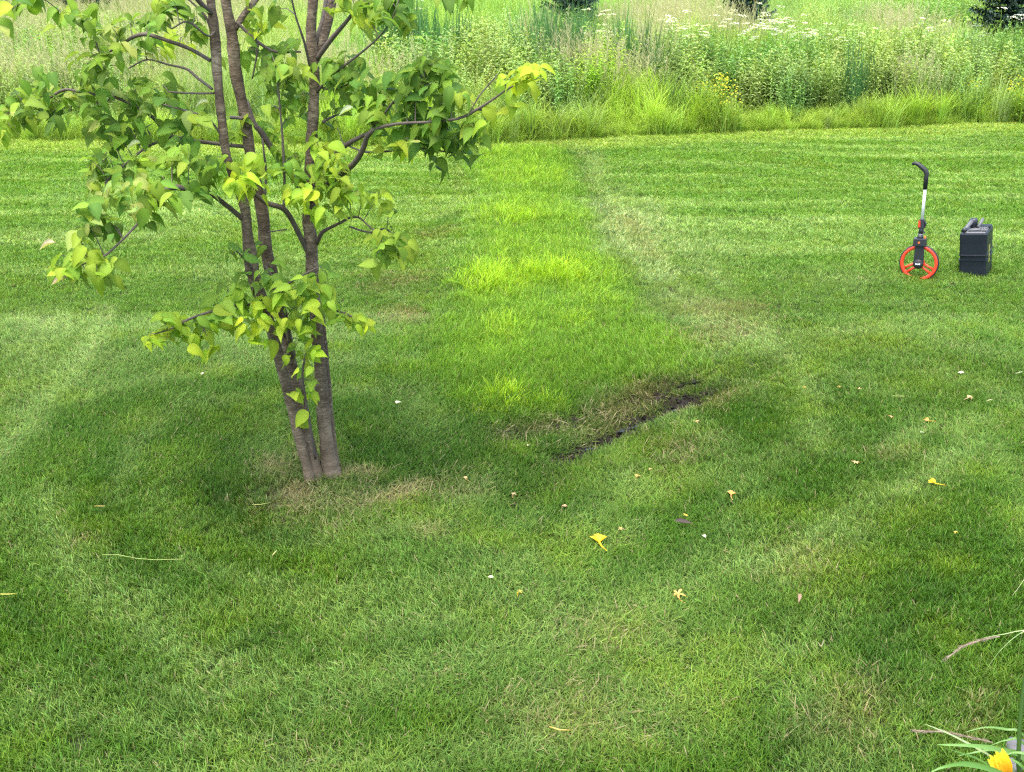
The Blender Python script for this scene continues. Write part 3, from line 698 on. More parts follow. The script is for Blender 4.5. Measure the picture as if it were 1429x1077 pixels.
limb('branch', [(434, 98, 0, 12), (445, 70, .03, 13), (455, 42, .06, 12), (463, 5, .1, 12), (470, -60, .15, 9), (480, -160, .2, 4)], M_bark, 10)
limb('branch', [(440, 85, 0, 7), (462, 55, -.08, 7), (485, 28, -.15, 5), (500, 5, -.2, 5), (520, -40, -.3, 3)], M_twig, 8)
limb('branch', [(440, 60, .02, 8), (450, 30, .1, 7), (457, -10, .2, 6), (470, -90, .3, 3)], M_twig, 8)
limb('branch', [(328, 40, .1, 9), (342, 18, .15, 9), (362, -8, .2, 8), (390, -60, .3, 5)], M_bark, 8)
B_ = [
 [(342, 308, -.13, 8), (318, 288, -.2, 7), (290, 268, -.3, 7), (262, 263, -.36, 8), (234, 263, -.42, 8), (215, 285, -.5, 5), (185, 320, -.6, 3.5), (160, 345, -.65, 3.5), (140, 360, -.7, 3), (105, 372, -.75, 2)],
 [(348, 205, .08, 6), (300, 200, .1, 6), (240, 190, .1, 6), (215, 165, .1, 6), (190, 148, .1, 5), (155, 134, .1, 5), (120, 130, .1, 4), (90, 125, .1, 4), (65, 140, .05, 3), (40, 158, 0, 2)],
 [(240, 190, .1, 4), (205, 205, 0, 4), (180, 225, -.05, 3), (155, 246, -.1, 3), (140, 265, -.1, 2)],
 [(293, 84, -.18, 6), (265, 68, -.1, 6), (235, 57, -.1, 6), (205, 48, -.1, 6), (185, 52, -.1, 5), (165, 66, -.1, 3), (140, 78, -.1, 2)],
 [(296, 124, -.17, 4), (275, 108, -.05, 4), (260, 96, 0, 4), (235, 90, .05, 3), (205, 83, .1, 2.5), (180, 95, .1, 2)],
 [(430, 352, 0, 9), (418, 328, -.05, 8), (405, 303, -.1, 8), (394, 290, -.14, 8), (375, 284, -.18, 7), (358, 273, -.2, 6), (335, 262, -.3, 3)],
 [(427, 275, 0, 9), (412, 252, .08, 9), (395, 230, .15, 8), (380, 208, .2, 9), (365, 185, .2, 9), (355, 172, .2, 7), (345, 140, .25, 4)],
 [(396, 292, -.14, 4), (397, 250, -.1, 4), (395, 205, -.1, 4), (392, 165, -.1, 3), (388, 120, -.1, 3), (384, 90, -.1, 2)],
 [(370, 280, .1, 3), (371, 240, .15, 4), (368, 210, .15, 3), (366, 190, .2, 3)],
 [(440, 272, 0, 8), (455, 258, -.06, 8), (470, 248, -.12, 8), (488, 234, -.2, 8), (500, 220, -.27, 8), (508, 204, -.33, 8), (514, 188, -.38, 7), (530, 178, -.42, 5), (560, 172, -.5, 4.5), (600, 170, -.55, 4), (640, 165, -.6, 4), (665, 153, -.62, 4), (690, 137, -.65, 3), (712, 122, -.68, 2.5), (735, 112, -.7, 2)],
 [(452, 228, 0, 7), (470, 212, -.06, 7), (488, 199, -.14, 7), (505, 190, -.22, 6), (518, 182, -.3, 5), (535, 160, -.35, 3), (560, 130, -.4, 3), (590, 105, -.45, 2)],
 [(668, 153, -.62, 3), (695, 156, -.62, 3), (715, 150, -.6, 2.5), (733, 143, -.58, 2)],
 [(655, 158, -.6, 2), (668, 135, -.6, 2), (682, 118, -.6, 2), (694, 104, -.6, 1.5)],
 [(478, 199, -.1, 3), (510, 212, -.2, 3), (550, 210, -.3, 3), (590, 207, -.35, 2.5), (640, 215, -.4, 2)],
 [(442, 340, 0, 6), (449, 325, -.06, 6), (460, 318, -.1, 5), (474, 311, -.16, 4.5), (488, 304, -.2, 4), (500, 303, -.25, 3), (510, 311, -.3, 2.5), (524, 324, -.35, 2.5), (535, 340, -.4, 2)],
 [(488, 316, -.2, 3), (505, 322, -.25, 3), (522, 324, -.3, 3), (536, 319, -.35, 2.5), (548, 326, -.38, 2)],
 [(395, 455, .0, 5), (375, 432, -.1, 5), (350, 425, -.2, 4.5), (322, 428, -.28, 4), (290, 436, -.36, 4), (262, 446, -.42, 4), (240, 458, -.46, 3), (215, 466, -.5, 2)],
 [(438, 442, -.05, 4), (455, 432, -.15, 3.5), (478, 436, -.25, 3), (500, 446, -.3, 2)],
 [(398, 470, -.05, 4), (385, 430, -.15, 4), (398, 400, -.25, 3.5), (420, 385, -.3, 3), (445, 372, -.32, 2)],
 [(408, 500, -.05, 5), (402, 455, -.15, 5), (396, 430, -.2, 4), (385, 395, -.2, 3), (370, 370, -.2, 2)],
 [(440, 640, -.08, 5), (434, 600, -.13, 4.5), (427, 560, -.16, 4), (422, 525, -.2, 3.5), (425, 500, -.25, 3)],
 [(352, 375, -.15, 3), (340, 360, -.2, 3), (330, 350, -.25, 2)],
 [(300, 60, -.18, 4), (288, 25, -.2, 4), (270, 5, -.2, 3), (240, -20, -.2, 3)],
 [(330, 30, .1, 5), (345, 45, .1, 5), (362, 60, .1, 5), (385, 72, .1, 4), (420, 72, .1, 3)],
 [(360, 60, .1, 4), (358, 80, .1, 3), (352, 110, .1, 2)],
 [(303, 40, -.18, 3), (290, 50, -.25, 3), (262, 30, -.3, 3), (240, 40, -.3, 2)],
 [(436, 110, 0, 4), (425, 60, -.1, 4), (412, 20, -.15, 3), (402, -30, -.2, 3)],
 [(440, 130, 0, 5), (470, 100, -.15, 4), (520, 60, -.3, 3), (545, 30, -.4, 2), (560, -10, -.4, 2)],
 [(296, 20, -.2, 8), (240, -30, -.4, 6), (150, -50, -.6, 5), (70, -25, -.8, 4), (40, 0, -.85, 2)],
 [(455, -40, .1, 8), (520, -60, -.2, 5), (600, -45, -.5, 4), (645, -10, -.6, 2)],
 [(445, 120, 0, 4), (462, 125, -.1, 3), (485, 118, -.15, 2)], [(450, 170, .0, 4), (470, 160, .1, 3), (500, 150, .2, 2.5), (535, 155, .2, 2)],
 [(310, 190, -.16, 3), (290, 165, -.2, 3), (262, 155, -.2, 2.5), (225, 145, -.2, 2)], [(300, 130, -.16, 3), (270, 130, -.2, 3), (235, 128, -.2, 2)],
 [(400, 320, -.1, 2.5), (372, 324, -.1, 2)],
]
for b_ in B_: limb('branch', b_, M_twig, 6, 4)
# a short bridge of wood between the two left trunks
limb('branch', [(338, 165, -.1, 5), (328, 164, -.02, 5), (322, 164, .05, 5)], M_twig, 6, 2)

# leaves
def leaf(m, base, d, nrm, L, W, col, droop, fold, curl=0.0):
    """heart-shaped leaf with a drawn-out tip, folded along the midrib and drooping"""
    d = d.normalized(); side = d.cross(nrm)
    if side.length < 1e-4: side = d.orthogonal()
    side.normalize(); up = side.cross(d).normalized()
    prof = [(-.05, .20), (.06, .40), (.22, .50), (.42, .46), (.62, .33), (.80, .16), (.91, .05), (1.0, .0)]
    b = len(m.v); lo, hi = .86, 1.12
    wav = rnd.uniform(0, 6.28); tw = rnd.uniform(-.25, .25)
    for k, (t, h_) in enumerate(prof):
        c0 = base+d*(L*t*(1-.12*droop*t))-up*(L*droop*.55*t*t)
        hw = W*h_; fz = fold+.10*sin(wav+t*7)
        s_ = side*cos(tw*t)+up*sin(tw*t)
        for sg in (-1, 1):
            q_ = c0+s_*sg*hw*cos(fz)+up*hw*sin(fz)+up*(curl*hw*hw/W)*-1
            kk = lo+.12*rnd.random(); m.v.append(tuple(q_)); m.c.append((col[0]*kk, col[1]*kk, col[2]*kk, 1))
        m.v.append(tuple(c0)); m.c.append((col[0]*hi, col[1]*hi, col[2]*hi, 1))
    for k in range(len(prof)-1):
        a_ = b+3*k; m.f.append((a_, a_+2, a_+5, a_+3)); m.f.append((a_+2, a_+1, a_+4, a_+5))
TONE = {'d': (.095, .195, .038), 'g': (.140, .260, .040), 'm': (.190, .315, .042), 'y': (.24, .375, .038), 'b': (.31, .455, .034), 'p': (.24, .33, .10)}
# clusters: x, y, spread x, spread y, leaves, tones, depth
CL = [
 (85, 25, 22, 14, 9, 'gm', -.1), (120, 32, 20, 14, 9, 'dg', -.1), (130, 55, 22, 16, 9, 'gp', -.1), (155, 45, 25, 14, 8, 'mp', -.1), (160, 75, 26, 22, 14, 'gmp', -.15), (125, 92, 24, 18, 12, 'gm', -.05),
 (148, 100, 22, 16, 10, 'gp', .0), (115, 115, 20, 14, 8, 'gm', .05), (200, 70, 22, 18, 8, 'gp', 0), (205, 35, 22, 14, 9, 'dg', 0), (180, 35, 18, 10, 5, 'g', 0), (245, 18, 26, 18, 14, 'gd', -.2), (225, 35, 20, 14, 9, 'g', -.2), (270, 45, 16, 16, 7, 'gm', -.2), (225, 5, 22, 14, 8, 'my', -.1),
 (20, 135, 24, 14, 11, 'gm', .0), (55, 125, 26, 14, 12, 'dg', .05), (90, 135, 26, 16, 12, 'gp', .1), (15, 165, 20, 20, 12, 'mgp', -.05), (45, 165, 24, 18, 12, 'gdm', 0), (75, 170, 20, 22, 11, 'gd', .0), (5, 190, 10, 16, 5, 'my', -.1), (100, 155, 24, 16, 9, 'gm', .1), (120, 140, 20, 16, 9, 'gp', .1), (60, 145, 22, 12, 7, 'md', 0),
 (150, 135, 22, 18, 11, 'dgp', .1), (180, 150, 22, 18, 10, 'gmp', .1), (195, 125, 22, 16, 10, 'gd', .1), (225, 130, 24, 18, 13, 'gd', -.05), (205, 160, 24, 16, 11, 'gp', 0), (240, 150, 22, 16, 9, 'gm', -.1), (145, 165, 16, 10, 4, 'd', .1), (178, 185, 20, 16, 7, 'gd', .1), (205, 190, 22, 18, 11, 'dgp', 0), (165, 200, 20, 14, 7, 'gm', .0), (135, 185, 16, 12, 4, 'mp', .1), (150, 195, 18, 16, 7, 'gd', 0),
 (265, 165, 24, 14, 9, 'pm', -.2), (285, 165, 18, 12, 5, 'mg', -.2), (262, 195, 20, 18, 8, 'gd', -.1), (245, 180, 16, 12, 5, 'dg', -.1), (180, 165, 14, 20, 5, 'd', .15),
 (130, 235, 14, 16, 10, 'gm', -.05), (150, 225, 18, 14, 9, 'gd', 0), (165, 245, 20, 14, 9, 'dg', -.05), (130, 262, 14, 18, 9, 'pm', -.1), (150, 260, 16, 14, 7, 'gd', -.1), (190, 232, 22, 12, 7, 'mpy', -.1), (205, 222, 16, 10, 4, 'pm', -.1), (240, 230, 26, 14, 10, 'mg', -.3), (265, 235, 24, 16, 10, 'gm', -.3), (290, 232, 20, 12, 6, 'dg', -.3), (225, 250, 18, 10, 4, 'mg', -.35), (275, 255, 24, 12, 8, 'g', -.3), (300, 232, 14, 10, 4, 'g', -.3),
 (170, 275, 20, 18, 11, 'gp', -.4), (200, 265, 22, 14, 10, 'mp', -.45), (222, 262, 16, 10, 6, 'mg', -.45), (185, 292, 22, 16, 11, 'gdp', -.5), (215, 285, 22, 16, 10, 'my', -.5), (235, 285, 18, 14, 8, 'mg', -.5), (205, 305, 16, 14, 6, 'md', -.5), (150, 285, 18, 14, 7, 'gp', -.5), (125, 300, 18, 12, 8, 'dm', -.65), (145, 310, 18, 14, 9, 'pg', -.6), (160, 320, 14, 12, 5, 'dg', -.6), (262, 270, 18, 10, 5, 'd', -.4), (285, 272, 12, 8, 3, 'd', -.4),
 (125, 325, 16, 14, 8, 'gp', -.65), (110, 335, 14, 10, 6, 'mp', -.7), (105, 368, 24, 14, 12, 'my', -.75), (135, 370, 22, 14, 11, 'my', -.72), (90, 382, 18, 14, 8, 'ym', -.75), (120, 388, 24, 12, 9, 'mgy', -.75), (150, 385, 18, 14, 7, 'm', -.72),
 (320, 262, 20, 10, 8, 'yb', -.3), (340, 255, 22, 12, 9, 'yb', -.3), (355, 270, 20, 12, 7, 'yb', -.3), (345, 232, 22, 10, 7, 'ym', -.2), (310, 235, 20, 12, 7, 'm', -.3), (372, 245, 22, 10, 6, 'ym', -.1),
 (395, 240, 26, 14, 9, 'mg', -.1), (420, 255, 24, 14, 9, 'mg', -.1), (445, 215, 26, 14, 11, 'my', -.2), (450, 240, 24, 16, 11, 'my', -.25), (430, 280, 20, 14, 8, 'by', -.3), (445, 265, 22, 14, 10, 'my', -.25), (470, 262, 24, 14, 11, 'ym', -.25), (440, 300, 18, 14, 5, 'yb', -.3), (485, 275, 22, 14, 10, 'ym', -.3), (465, 295, 20, 14, 9, 'my', -.3), (510, 275, 22, 12, 8, 'm', -.3), (528, 285, 18, 12, 7, 'my', -.3), (470, 232, 22, 14, 8, 'm', -.2), (415, 225, 22, 12, 6, 'mg', .0), (545, 300, 10, 12, 4, 'm', -.3), (405, 275, 20, 10, 5, 'my', -.2),
 (535, 332, 18, 12, 8, 'gm', -.4), (555, 340, 20, 14, 11, 'gm', -.4), (545, 358, 22, 12, 9, 'gm', -.4), (565, 362, 18, 12, 7, 'gm', -.4), (525, 365, 14, 12, 4, 'mg', -.4), (530, 350, 14, 10, 4, 'g', -.4),
 (460, 100, 22, 14, 8, 'dg', -.1), (480, 90, 20, 14, 8, 'dg', -.15), (475, 120, 24, 16, 11, 'gd', -.15), (500, 110, 24, 16, 12, 'gd', -.2), (520, 130, 26, 18, 14, 'gm', -.25), (500, 150, 26, 16, 13, 'gd', -.2), (535, 155, 26, 18, 15, 'gmp', -.3), (550, 135, 24, 16, 12, 'dg', -.35), (515, 175, 24, 14, 9, 'g', -.35), (480, 140, 20, 14, 8, 'gd', 0), (465, 160, 16, 16, 5, 'd', .1),
 (585, 100, 20, 12, 9, 'dg', -.45), (605, 95, 22, 12, 10, 'gd', -.45), (625, 102, 16, 14, 6, 'dg', -.45), (575, 120, 22, 16, 11, 'dg', -.45), (600, 125, 24, 16, 12, 'gd', -.45), (625, 135, 22, 16, 10, 'dgm', -.5), (645, 140, 20, 12, 8, 'mg', -.55), (580, 150, 24, 16, 12, 'dg', -.45), (610, 155, 24, 16, 11, 'gd', -.5), (565, 175, 26, 16, 12, 'gd', -.4), (600, 178, 26, 16, 14, 'gm', -.45), (630, 180, 26, 16, 13, 'gd', -.5), (655, 180, 20, 14, 9, 'mg', -.55), (580, 200, 26, 16, 13, 'gdp', -.4), (610, 205, 24, 16, 11, 'dg', -.45), (640, 200, 24, 16, 12, 'gd', -.5), (662, 205, 14, 16, 7, 'gd', -.55), (650, 222, 14, 12, 5, 'gd', -.5), (560, 215, 16, 12, 5, 'my', -.4), (610, 225, 14, 12, 4, 'dg', -.4), (575, 218, 14, 8, 3, 'b', -.3), (525, 213, 8, 6, 3, 'y', -.3), (545, 195, 20, 12, 6, 'g', -.35),
 (735, 102, 16, 10, 8, 'by', -.7), (752, 108, 10, 12, 6, 'b', -.7), (730, 118, 14, 10, 5, 'yb', -.68), (742, 128, 10, 10, 4, 'yb', -.7), (702, 118, 10, 8, 3, 'by', -.66), (713, 152, 10, 8, 4, 'ym', -.6), (725, 148, 8, 8, 3, 'ym', -.58), (675, 165, 16, 8, 5, 'ym', -.6),
 (465, 10, 20, 14, 6, 'ym', -.1), (490, 5, 22, 12, 7, 'my', -.2), (515, 12, 22, 14, 10, 'gm', -.3), (540, 10, 22, 14, 9, 'dg', -.4), (560, 28, 20, 14, 8, 'gd', -.4), (540, 32, 18, 12, 6, 'gd', -.4), (515, 35, 14, 10, 5, 'my', -.3), (575, 38, 10, 12, 4, 'mg', -.4), (565, 5, 14, 10, 5, 'dg', -.4), (500, 25, 12, 12, 4, 'y', -.25), (630, -2, 18, 8, 7, 'dg', -.6), (655, 0, 12, 8, 4, 'dg', -.6), (610, -6, 12, 8, 3, 'g', -.5),
 (350, 22, 18, 16, 7, 'yg', .15), (345, 50, 18, 16, 7, 'yb', .15), (365, 45, 16, 14, 6, 'yb', .15), (390, 20, 20, 14, 7, 'gd', .1), (378, 85, 20, 16, 8, 'gd', .1), (345, 75, 16, 16, 6, 'gd', .15), (405, 65, 16, 10, 5, 'dg', .1), (370, 110, 20, 14, 8, 'gd', .0), (395, 100, 22, 14, 9, 'gm', -.1), (420, 105, 20, 12, 7, 'mp', -.15), (400, 122, 24, 14, 9, 'gd', 0), (375, 130, 18, 12, 5, 'dg', 0), (420, 140, 22, 14, 7, 'dg', .15), (395, 155, 22, 12, 6, 'mg', .0), (375, 155, 16, 12, 4, 'mg', 0), (340, 165, 16, 12, 4, 'gm', -.0), (395, 190, 20, 14, 6, 'ym', .2), (370, 185, 14, 14, 4, 'g', .2), (335, 190, 14, 12, 4, 'gy', .1), (405, 172, 16, 12, 4, 'g', .2), (425, 165, 14, 14, 4, 'dg', .15),
 (255, 60, 24, 16, 8, 'yb', .2), (215, 75, 20, 14, 5, 'yb', .2), (300, 90, 10, 12, 3, 'g', 0), (275, 30, 16, 12, 4, 'd', -.2),
 (455, 180, 16, 16, 4, 'm', .1), (470, 185, 14, 12, 3, 'y', .1), (442, 190, 14, 10, 3, 'ym', .0), (385, 215, 18, 10, 5, 'mg', .0),
 (228, 452, 14, 10, 6, 'my', -.5), (208, 478, 12, 12, 5, 'yb', -.5), (235, 468, 16, 12, 7, 'my', -.46), (255, 455, 18, 12, 8, 'my', -.45), (258, 475, 18, 12, 7, 'yb', -.45), (280, 450, 20, 12, 8, 'mg', -.4), (285, 470, 18, 12, 7, 'yb', -.4), (295, 490, 12, 12, 4, 'yb', -.4), (272, 492, 14, 8, 3, 'yb', -.4), (305, 435, 20, 12, 8, 'mg', -.32), (315, 455, 18, 12, 6, 'my', -.32), (325, 415, 16, 12, 6, 'gm', -.25), (340, 430, 20, 12, 8, 'my', -.25), (335, 450, 18, 12, 7, 'yb', -.25), (318, 405, 8, 8, 2, 'd', -.2),
 (360, 400, 20, 14, 8, 'mg', -.2), (385, 395, 20, 14, 8, 'gd', -.2), (365, 425, 20, 12, 8, 'yb', -.25), (390, 420, 20, 12, 8, 'my', -.28), (372, 450, 20, 12, 6, 'yb', -.3), (390, 460, 16, 12, 5, 'yb', -.3), (352, 468, 16, 12, 6, 'yb', -.3), (412, 410, 20, 12, 8, 'gm', -.28), (430, 405, 20, 14, 8, 'gm', -.3), (415, 435, 22, 12, 8, 'my', -.28), (440, 425, 20, 12, 8, 'my', -.3), (408, 460, 20, 12, 6, 'yb', -.3), (432, 450, 20, 12, 7, 'my', -.3), (455, 410, 18, 10, 6, 'mg', -.3), (462, 435, 18, 12, 7, 'my', -.28), (480, 445, 16, 10, 5, 'my', -.3), (500, 448, 16, 10, 6, 'my', -.3), (515, 458, 10, 10, 4, 'yb', -.3), (497, 466, 8, 8, 2, 'y', -.3), (450, 385, 16, 12, 5, 'gd', -.32), (395, 375, 14, 10, 4, 'dg', -.2), (378, 480, 12, 8, 3, 'y', -.3), (415, 480, 16, 12, 4, 'mg', -.2),
 (428, 500, 18, 10, 6, 'yb', -.25), (440, 490, 10, 10, 4, 'yb', -.25), (410, 510, 12, 10, 3, 'yb', -.25), (425, 520, 10, 8, 3, 'y', -.2), (412, 553, 12, 7, 4, 'yb', -.18), (436, 552, 8, 6, 3, 'yb', -.18), (425, 584, 9, 8, 5, 'yb', -.14), (432, 535, 8, 8, 2, 'my', -.2),
 (328, 345, 8, 8, 3, 'd', -.25), (325, 360, 8, 7, 3, 'dg', -.25), (345, 358, 12, 8, 4, 'gd', -.2), (365, 350, 12, 8, 3, 'dg', -.1), (350, 385, 14, 10, 4, 'g', -.2),
 (25, 8, 12, 8, 4, 'dg', -.85), (50, 0, 14, 8, 4, 'gy', -.8), (3, 35, 6, 12, 3, 'gp', -.9), (5, 5, 10, 6, 2, 'y', -.9),
 # above the frame
 (250, -60, 60, 40, 13, 'gm', -.3), (330, -90, 60, 40, 13, 'gd', .1), (420, -100, 60, 40, 13, 'gd', 0), (500, -70, 50, 40, 11, 'gm', -.2), (150, -60, 60, 30, 9, 'gm', -.5), (290, -170, 60, 50, 13, 'gm', 0), (440, -190, 60, 50, 13, 'gm', .1), (350, -260, 80, 50, 15, 'my', .1), (580, -50, 40, 20, 6, 'g', -.4),
]
lm = MB(); tw_ = MB()
BP = np.array([[b[1], b[2]] for b in BR])
def grow_cluster(cx, cy, sx_, sy_, nl, tones, dY):
    d = np.hypot(BP[:, 0]-cx, BP[:, 1]-cy); near = [BR[k] for k in np.argsort(d)[:1]][0]
    top = loc(cx, cy-sy_*.6, dY*.7+near[3]*.3)
    mid = (near[0]+top)/2+Vector((0, 0, .012)); tw_.tube([near[0], mid, top], [.0028, .0022, .0014], 4, cap=False)
    for k in range(max(2, round(nl*1.15))):
        u_, v_ = rnd.gauss(0, .56), rnd.gauss(0, .52)
        q_ = loc(cx+u_*sx_, cy-sy_*.25+v_*sy_, dY+rnd.gauss(0, .07))
        out_ = q_-top; out_.z = 0
        dr = Vector((rnd.uniform(-1, 1)+u_*1.5, rnd.uniform(-1, .6), 0)).normalized()*rnd.uniform(.35, 1)+Vector((0, 0, rnd.uniform(-.75, .15)))
        t = TONE[rnd.choice(tones)]; b = rnd.uniform(.85, 1.25); t = (t[0]*b*rnd.uniform(.95, 1.3), t[1]*b*1.04, t[2]*b*.8)
        L = rnd.uniform(.055, .105); W = L*rnd.uniform(.54, .78)
        nr = Vector((rnd.uniform(-.4, .4), rnd.uniform(-.9, .1), 1))
        base = q_-dr.normalized()*L*.35
        if rnd.random() < .55: tw_.tube([top+(base-top)*.25, base], [.0012, .0009], 3, cap=False)
        leaf(lm, base, dr, nr, L, W, t, rnd.uniform(.3, 1.3), rnd.uniform(.1, .65), rnd.uniform(-.1, .4))
for c_ in CL: grow_cluster(*c_)
# two dry pale rolled leaves
for px, py, dY, col in ((75, 339, -.72, (.50, .42, .28)), (92, 388, -.76, (.45, .34, .24)), (290, 143, -.1, (.5, .55, .3)), (492, 152, -.3, (.42, .5, .3)), (195, 200, -.1, (.35, .42, .2))):
    leaf(lm, loc(px, py, dY), Vector((-.8, -.2, -.25)), Vector((0, -.6, 1)), .075, .05, col, .3, 1.0)
lm.build('crown', M_leaf, tree, smooth=True)
tw_.build('twigs', M_twig, tree, smooth=True)

# ---------------------------------------------------------------- measuring wheel
M_red = simple('red_plastic', (.72, .055, .022), .4, var=.06)
M_black = simple('black_rubber', (.018, .019, .022), .55, var=.2)
M_blk2 = simple('black_plastic', (.022, .025, .032), .38, var=.2)
M_alu = simple('white_metal_tube', (.72, .73, .74), .3, metal=.15, var=.03)
M_grey = simple('grey_metal', (.45, .46, .48), .35, metal=.6)
M_white = simple('white_print', (.8, .8, .8), .5)
M_orange = simple('orange_button', (.75, .16, .03), .45)
WB = ground(1281, 389); sc_w = dist(WB-TB)/1500           # metres per photo pixel at the wheel
mw = empty('measuring_wheel', WB, (0, R(-4), R(-30)))
tag(mw, 'black and red measuring wheel with a white pole standing on the lawn', 'measuring wheel')
RW = 26.3*sc_w*1.0; HZ = RW-.022     # wheel radius, hub height (the rim sinks into the grass)
m = MB(); m.lathe([(RW-.010, -.011), (RW-.002, -.011), (RW, -.006), (RW, .006), (RW-.002, .011), (RW-.010, .011), (RW-.010, -.011)], 56, 'Y', (0, 0, HZ)); wh = m.build('tyre', M_black, mw, True)
m = MB(); m.lathe([(RW-.036, -.010), (RW-.034, -.014), (RW-.012, -.014), (RW-.009, -.010), (RW-.009, .010), (RW-.012, .014), (RW-.034, .014), (RW-.036, .010), (RW-.036, -.010)], 56, 'Y', (0, 0, HZ))
rim = m.build('rim', M_red, mw, True)
def spoke(a0, a1):
    m = MB(); r0, r1 = .030, RW-.028
    p0 = Vector((cos(R(a0))*r0, 0, HZ+sin(R(a0))*r0)); p1 = Vector((cos(R(a1))*r1, 0, HZ+sin(R(a1))*r1))
    m.tube([p0, p0*.5+p1*.5, p1], [.0125, .0105, .0125], 8); return m.build('spoke', M_red, rim, True)
for c0 in (212, 328, 92):
    for s_ in (-1, 1): spoke(c0+s_*30, c0+s_*9)
m = MB(); m.lathe([(0, -.020), (.042, -.020), (.046, -.014), (.046, .014), (.042, .020), (0, .020)], 28, 'Y', (0, 0, HZ)); m.build('hub', M_red, mw, True)
# black arm with round end over the hub
m = MB(); prof = []
for k in range(15):
    a_ = pi+pi*k/14; prof.append((cos(a_)*.043, HZ+sin(a_)*.043))
prof += [(.040, HZ+RW*.6), (.038, HZ+RW+.018), (-.032, HZ+RW+.018), (-.036, HZ+RW*.6)]
nP = len(prof); m.add([(a_, -.046, b_) for a_, b_ in prof]+[(a_, -.022, b_) for a_, b_ in prof], [tuple(range(nP)), tuple(range(2*nP-1, nP-1, -1))]+[(k, nP+k, nP+(k+1) % nP, (k+1) % nP) for k in range(nP)])
m.build('arm', M_blk2, mw, bevel=.003)
m = MB(); m.lathe([(0, -.055), (.036, -.053), (.041, -.047), (.041, -.044)], 28, 'Y', (0, 0, HZ)); m.build('hub_cap', M_black, mw, True)
m = MB()
for k, (x0, x1) in enumerate(((-.020, -.014), (-.012, -.007), (-.005, .001), (.003, .008), (.010, .019))): m.box(x0, x1, -.0562, -.0535, HZ-.004, HZ+.006+(.003 if k in (0, 4) else 0))
m.build('lettering', M_white, mw)
# counter box
bz = HZ+RW-.006
m = MB(); m.box(-.053, .053, -.062, .016, bz, bz+.066, .93); cb = m.build('counter_box', M_blk2, mw, bevel=.006)
m = MB(); m.lathe([(0, -.064), (.009, -.064), (.009, -.060)], 14, 'Y', (-.002, 0, bz+.033)); m.build('badge', M_orange, cb)
m = MB(); m.box(.030, .046, -.03, -.01, bz+.064, bz+.082); m.build('reset_button', M_orange, cb, bevel=.002)
z0 = bz+.064
m = MB(); m.tube([(-.002, -.02, z0-.005), (.0, -.02, z0+.03)], [.030, .020], 14); m.build('neck', M_blk2, mw, True)
m = MB(); m.tube([(.0, -.02, z0+.03), (.001, -.02, z0+.040)], [.021, .021], 14); m.build('ring', M_grey, mw, True)
m = MB(); m.tube([(.001, -.02, z0+.040), (.004, -.02, z0+.095)], [.022, .019], 14); m.box(-.004, .036, -.03, -.01, z0+.045, z0+.056); m.build('lower_joint', M_blk2, mw, True)
m = MB(); m.box(-.020, .028, -.044, .004, z0+.085, z0+.165, .8); m.tube([(.026, -.02, z0+.09), (.036, -.02, z0+.125), (.024, -.02, z0+.15)], [.008, .009, .008], 8); cl_ = m.build('clamp', M_blk2, mw, bevel=.004)
m = MB(); m.box(-.022, -.002, -.049, -.043, z0+.098, z0+.155, .8); m.build('clamp_lever', M_red, cl_, bevel=.002)
top = .945; zt = z0+.16
m = MB(); m.tube([(.004, -.02, zt-.03), (.012, -.02, top-.13)], [.0125, .0125], 14); m.build('pole', M_alu, mw, True)
m = MB(); hp = [(.011, -.02, top-.16), (.014, -.02, top-.06), (.015, -.02, top-.028), (.004, -.02, top-.004), (-.030, -.02, top+.026), (-.062, -.02, top+.050), (-.085, -.02, top+.056), (-.105, -.02, top+.048)]
m.tube(hp, [.018, .019, .020, .020, .019, .018, .015, .012], 12); m.build('handle', M_black, mw, True)

# ---------------------------------------------------------------- black jerry can
M_can = simple('dark_blue_black_plastic', (.008, .012, .018), .45, var=.18, vscale=12, spec=.3)
M_cant = simple('dusty_black_plastic', (.11, .115, .12), .6, var=.25, vscale=20)
M_yel = simple('yellow_sticker', (.30, .30, .05), .6, var=.3, vscale=30)
JB = ground(1358, 388); s_j = dist(JB-TB)/1500
W_, D_, H_ = 35.5*s_j, .38, .40
jc = empty('jerry_can', JB+Vector((0, .02, -.01)), (R(0), R(-7), R(-30)))
tag(jc, 'black plastic jerry can with its spout lying on top, beside the measuring wheel', 'jerry can')
# shell: stacked rounded rectangles with grooves
def rrect(w_, d_, r_, z, n=5):
    pts = []
    for cx, cy, a0 in ((w_/2-r_, d_-r_, 0), (-w_/2+r_, d_-r_, 90), (-w_/2+r_, r_, 180), (w_/2-r_, r_, 270)):
        for k in range(n+1):
            a_ = R(a0+90*k/n); pts.append((cx+r_*cos(a_), cy+r_*sin(a_), z))
    return pts
def loft(m, rings):
    n_ = len(rings[0]); m.add([p for r_ in rings for p in r_], [(i_*n_+k, i_*n_+(k+1) % n_, (i_+1)*n_+(k+1) % n_, (i_+1)*n_+k) for i_ in range(len(rings)-1) for k in range(n_)]+[tuple(range(n_-1, -1, -1)), tuple((len(rings)-1)*n_+k for k in range(n_))])
def shell_ring(z, off): return [(x_, y_, zz) for x_, y_, zz in rrect(W_+2*off, D_+2*off, .022, z)]
m = MB(); rings = []
prof = [(0, -.008), (.008, 0), (.050, 0), (.110, -.001),
        (.158, 0), (.160, .005), (.166, .005), (.168, -.004), (.200, -.004), (.202, .005), (.208, .005), (.211, 0),
        (.300, -.001), (.345, 0), (H_-.012, 0), (H_-.003, -.004), (H_, -.012)]
for z, of in prof: rings.append([(x_*(1+0), y_-of if 0 else (y_-D_/2)*(D_+2*of)/D_+D_/2, zz) for x_, y_, zz in rrect(W_+2*of, D_, .02, z)])
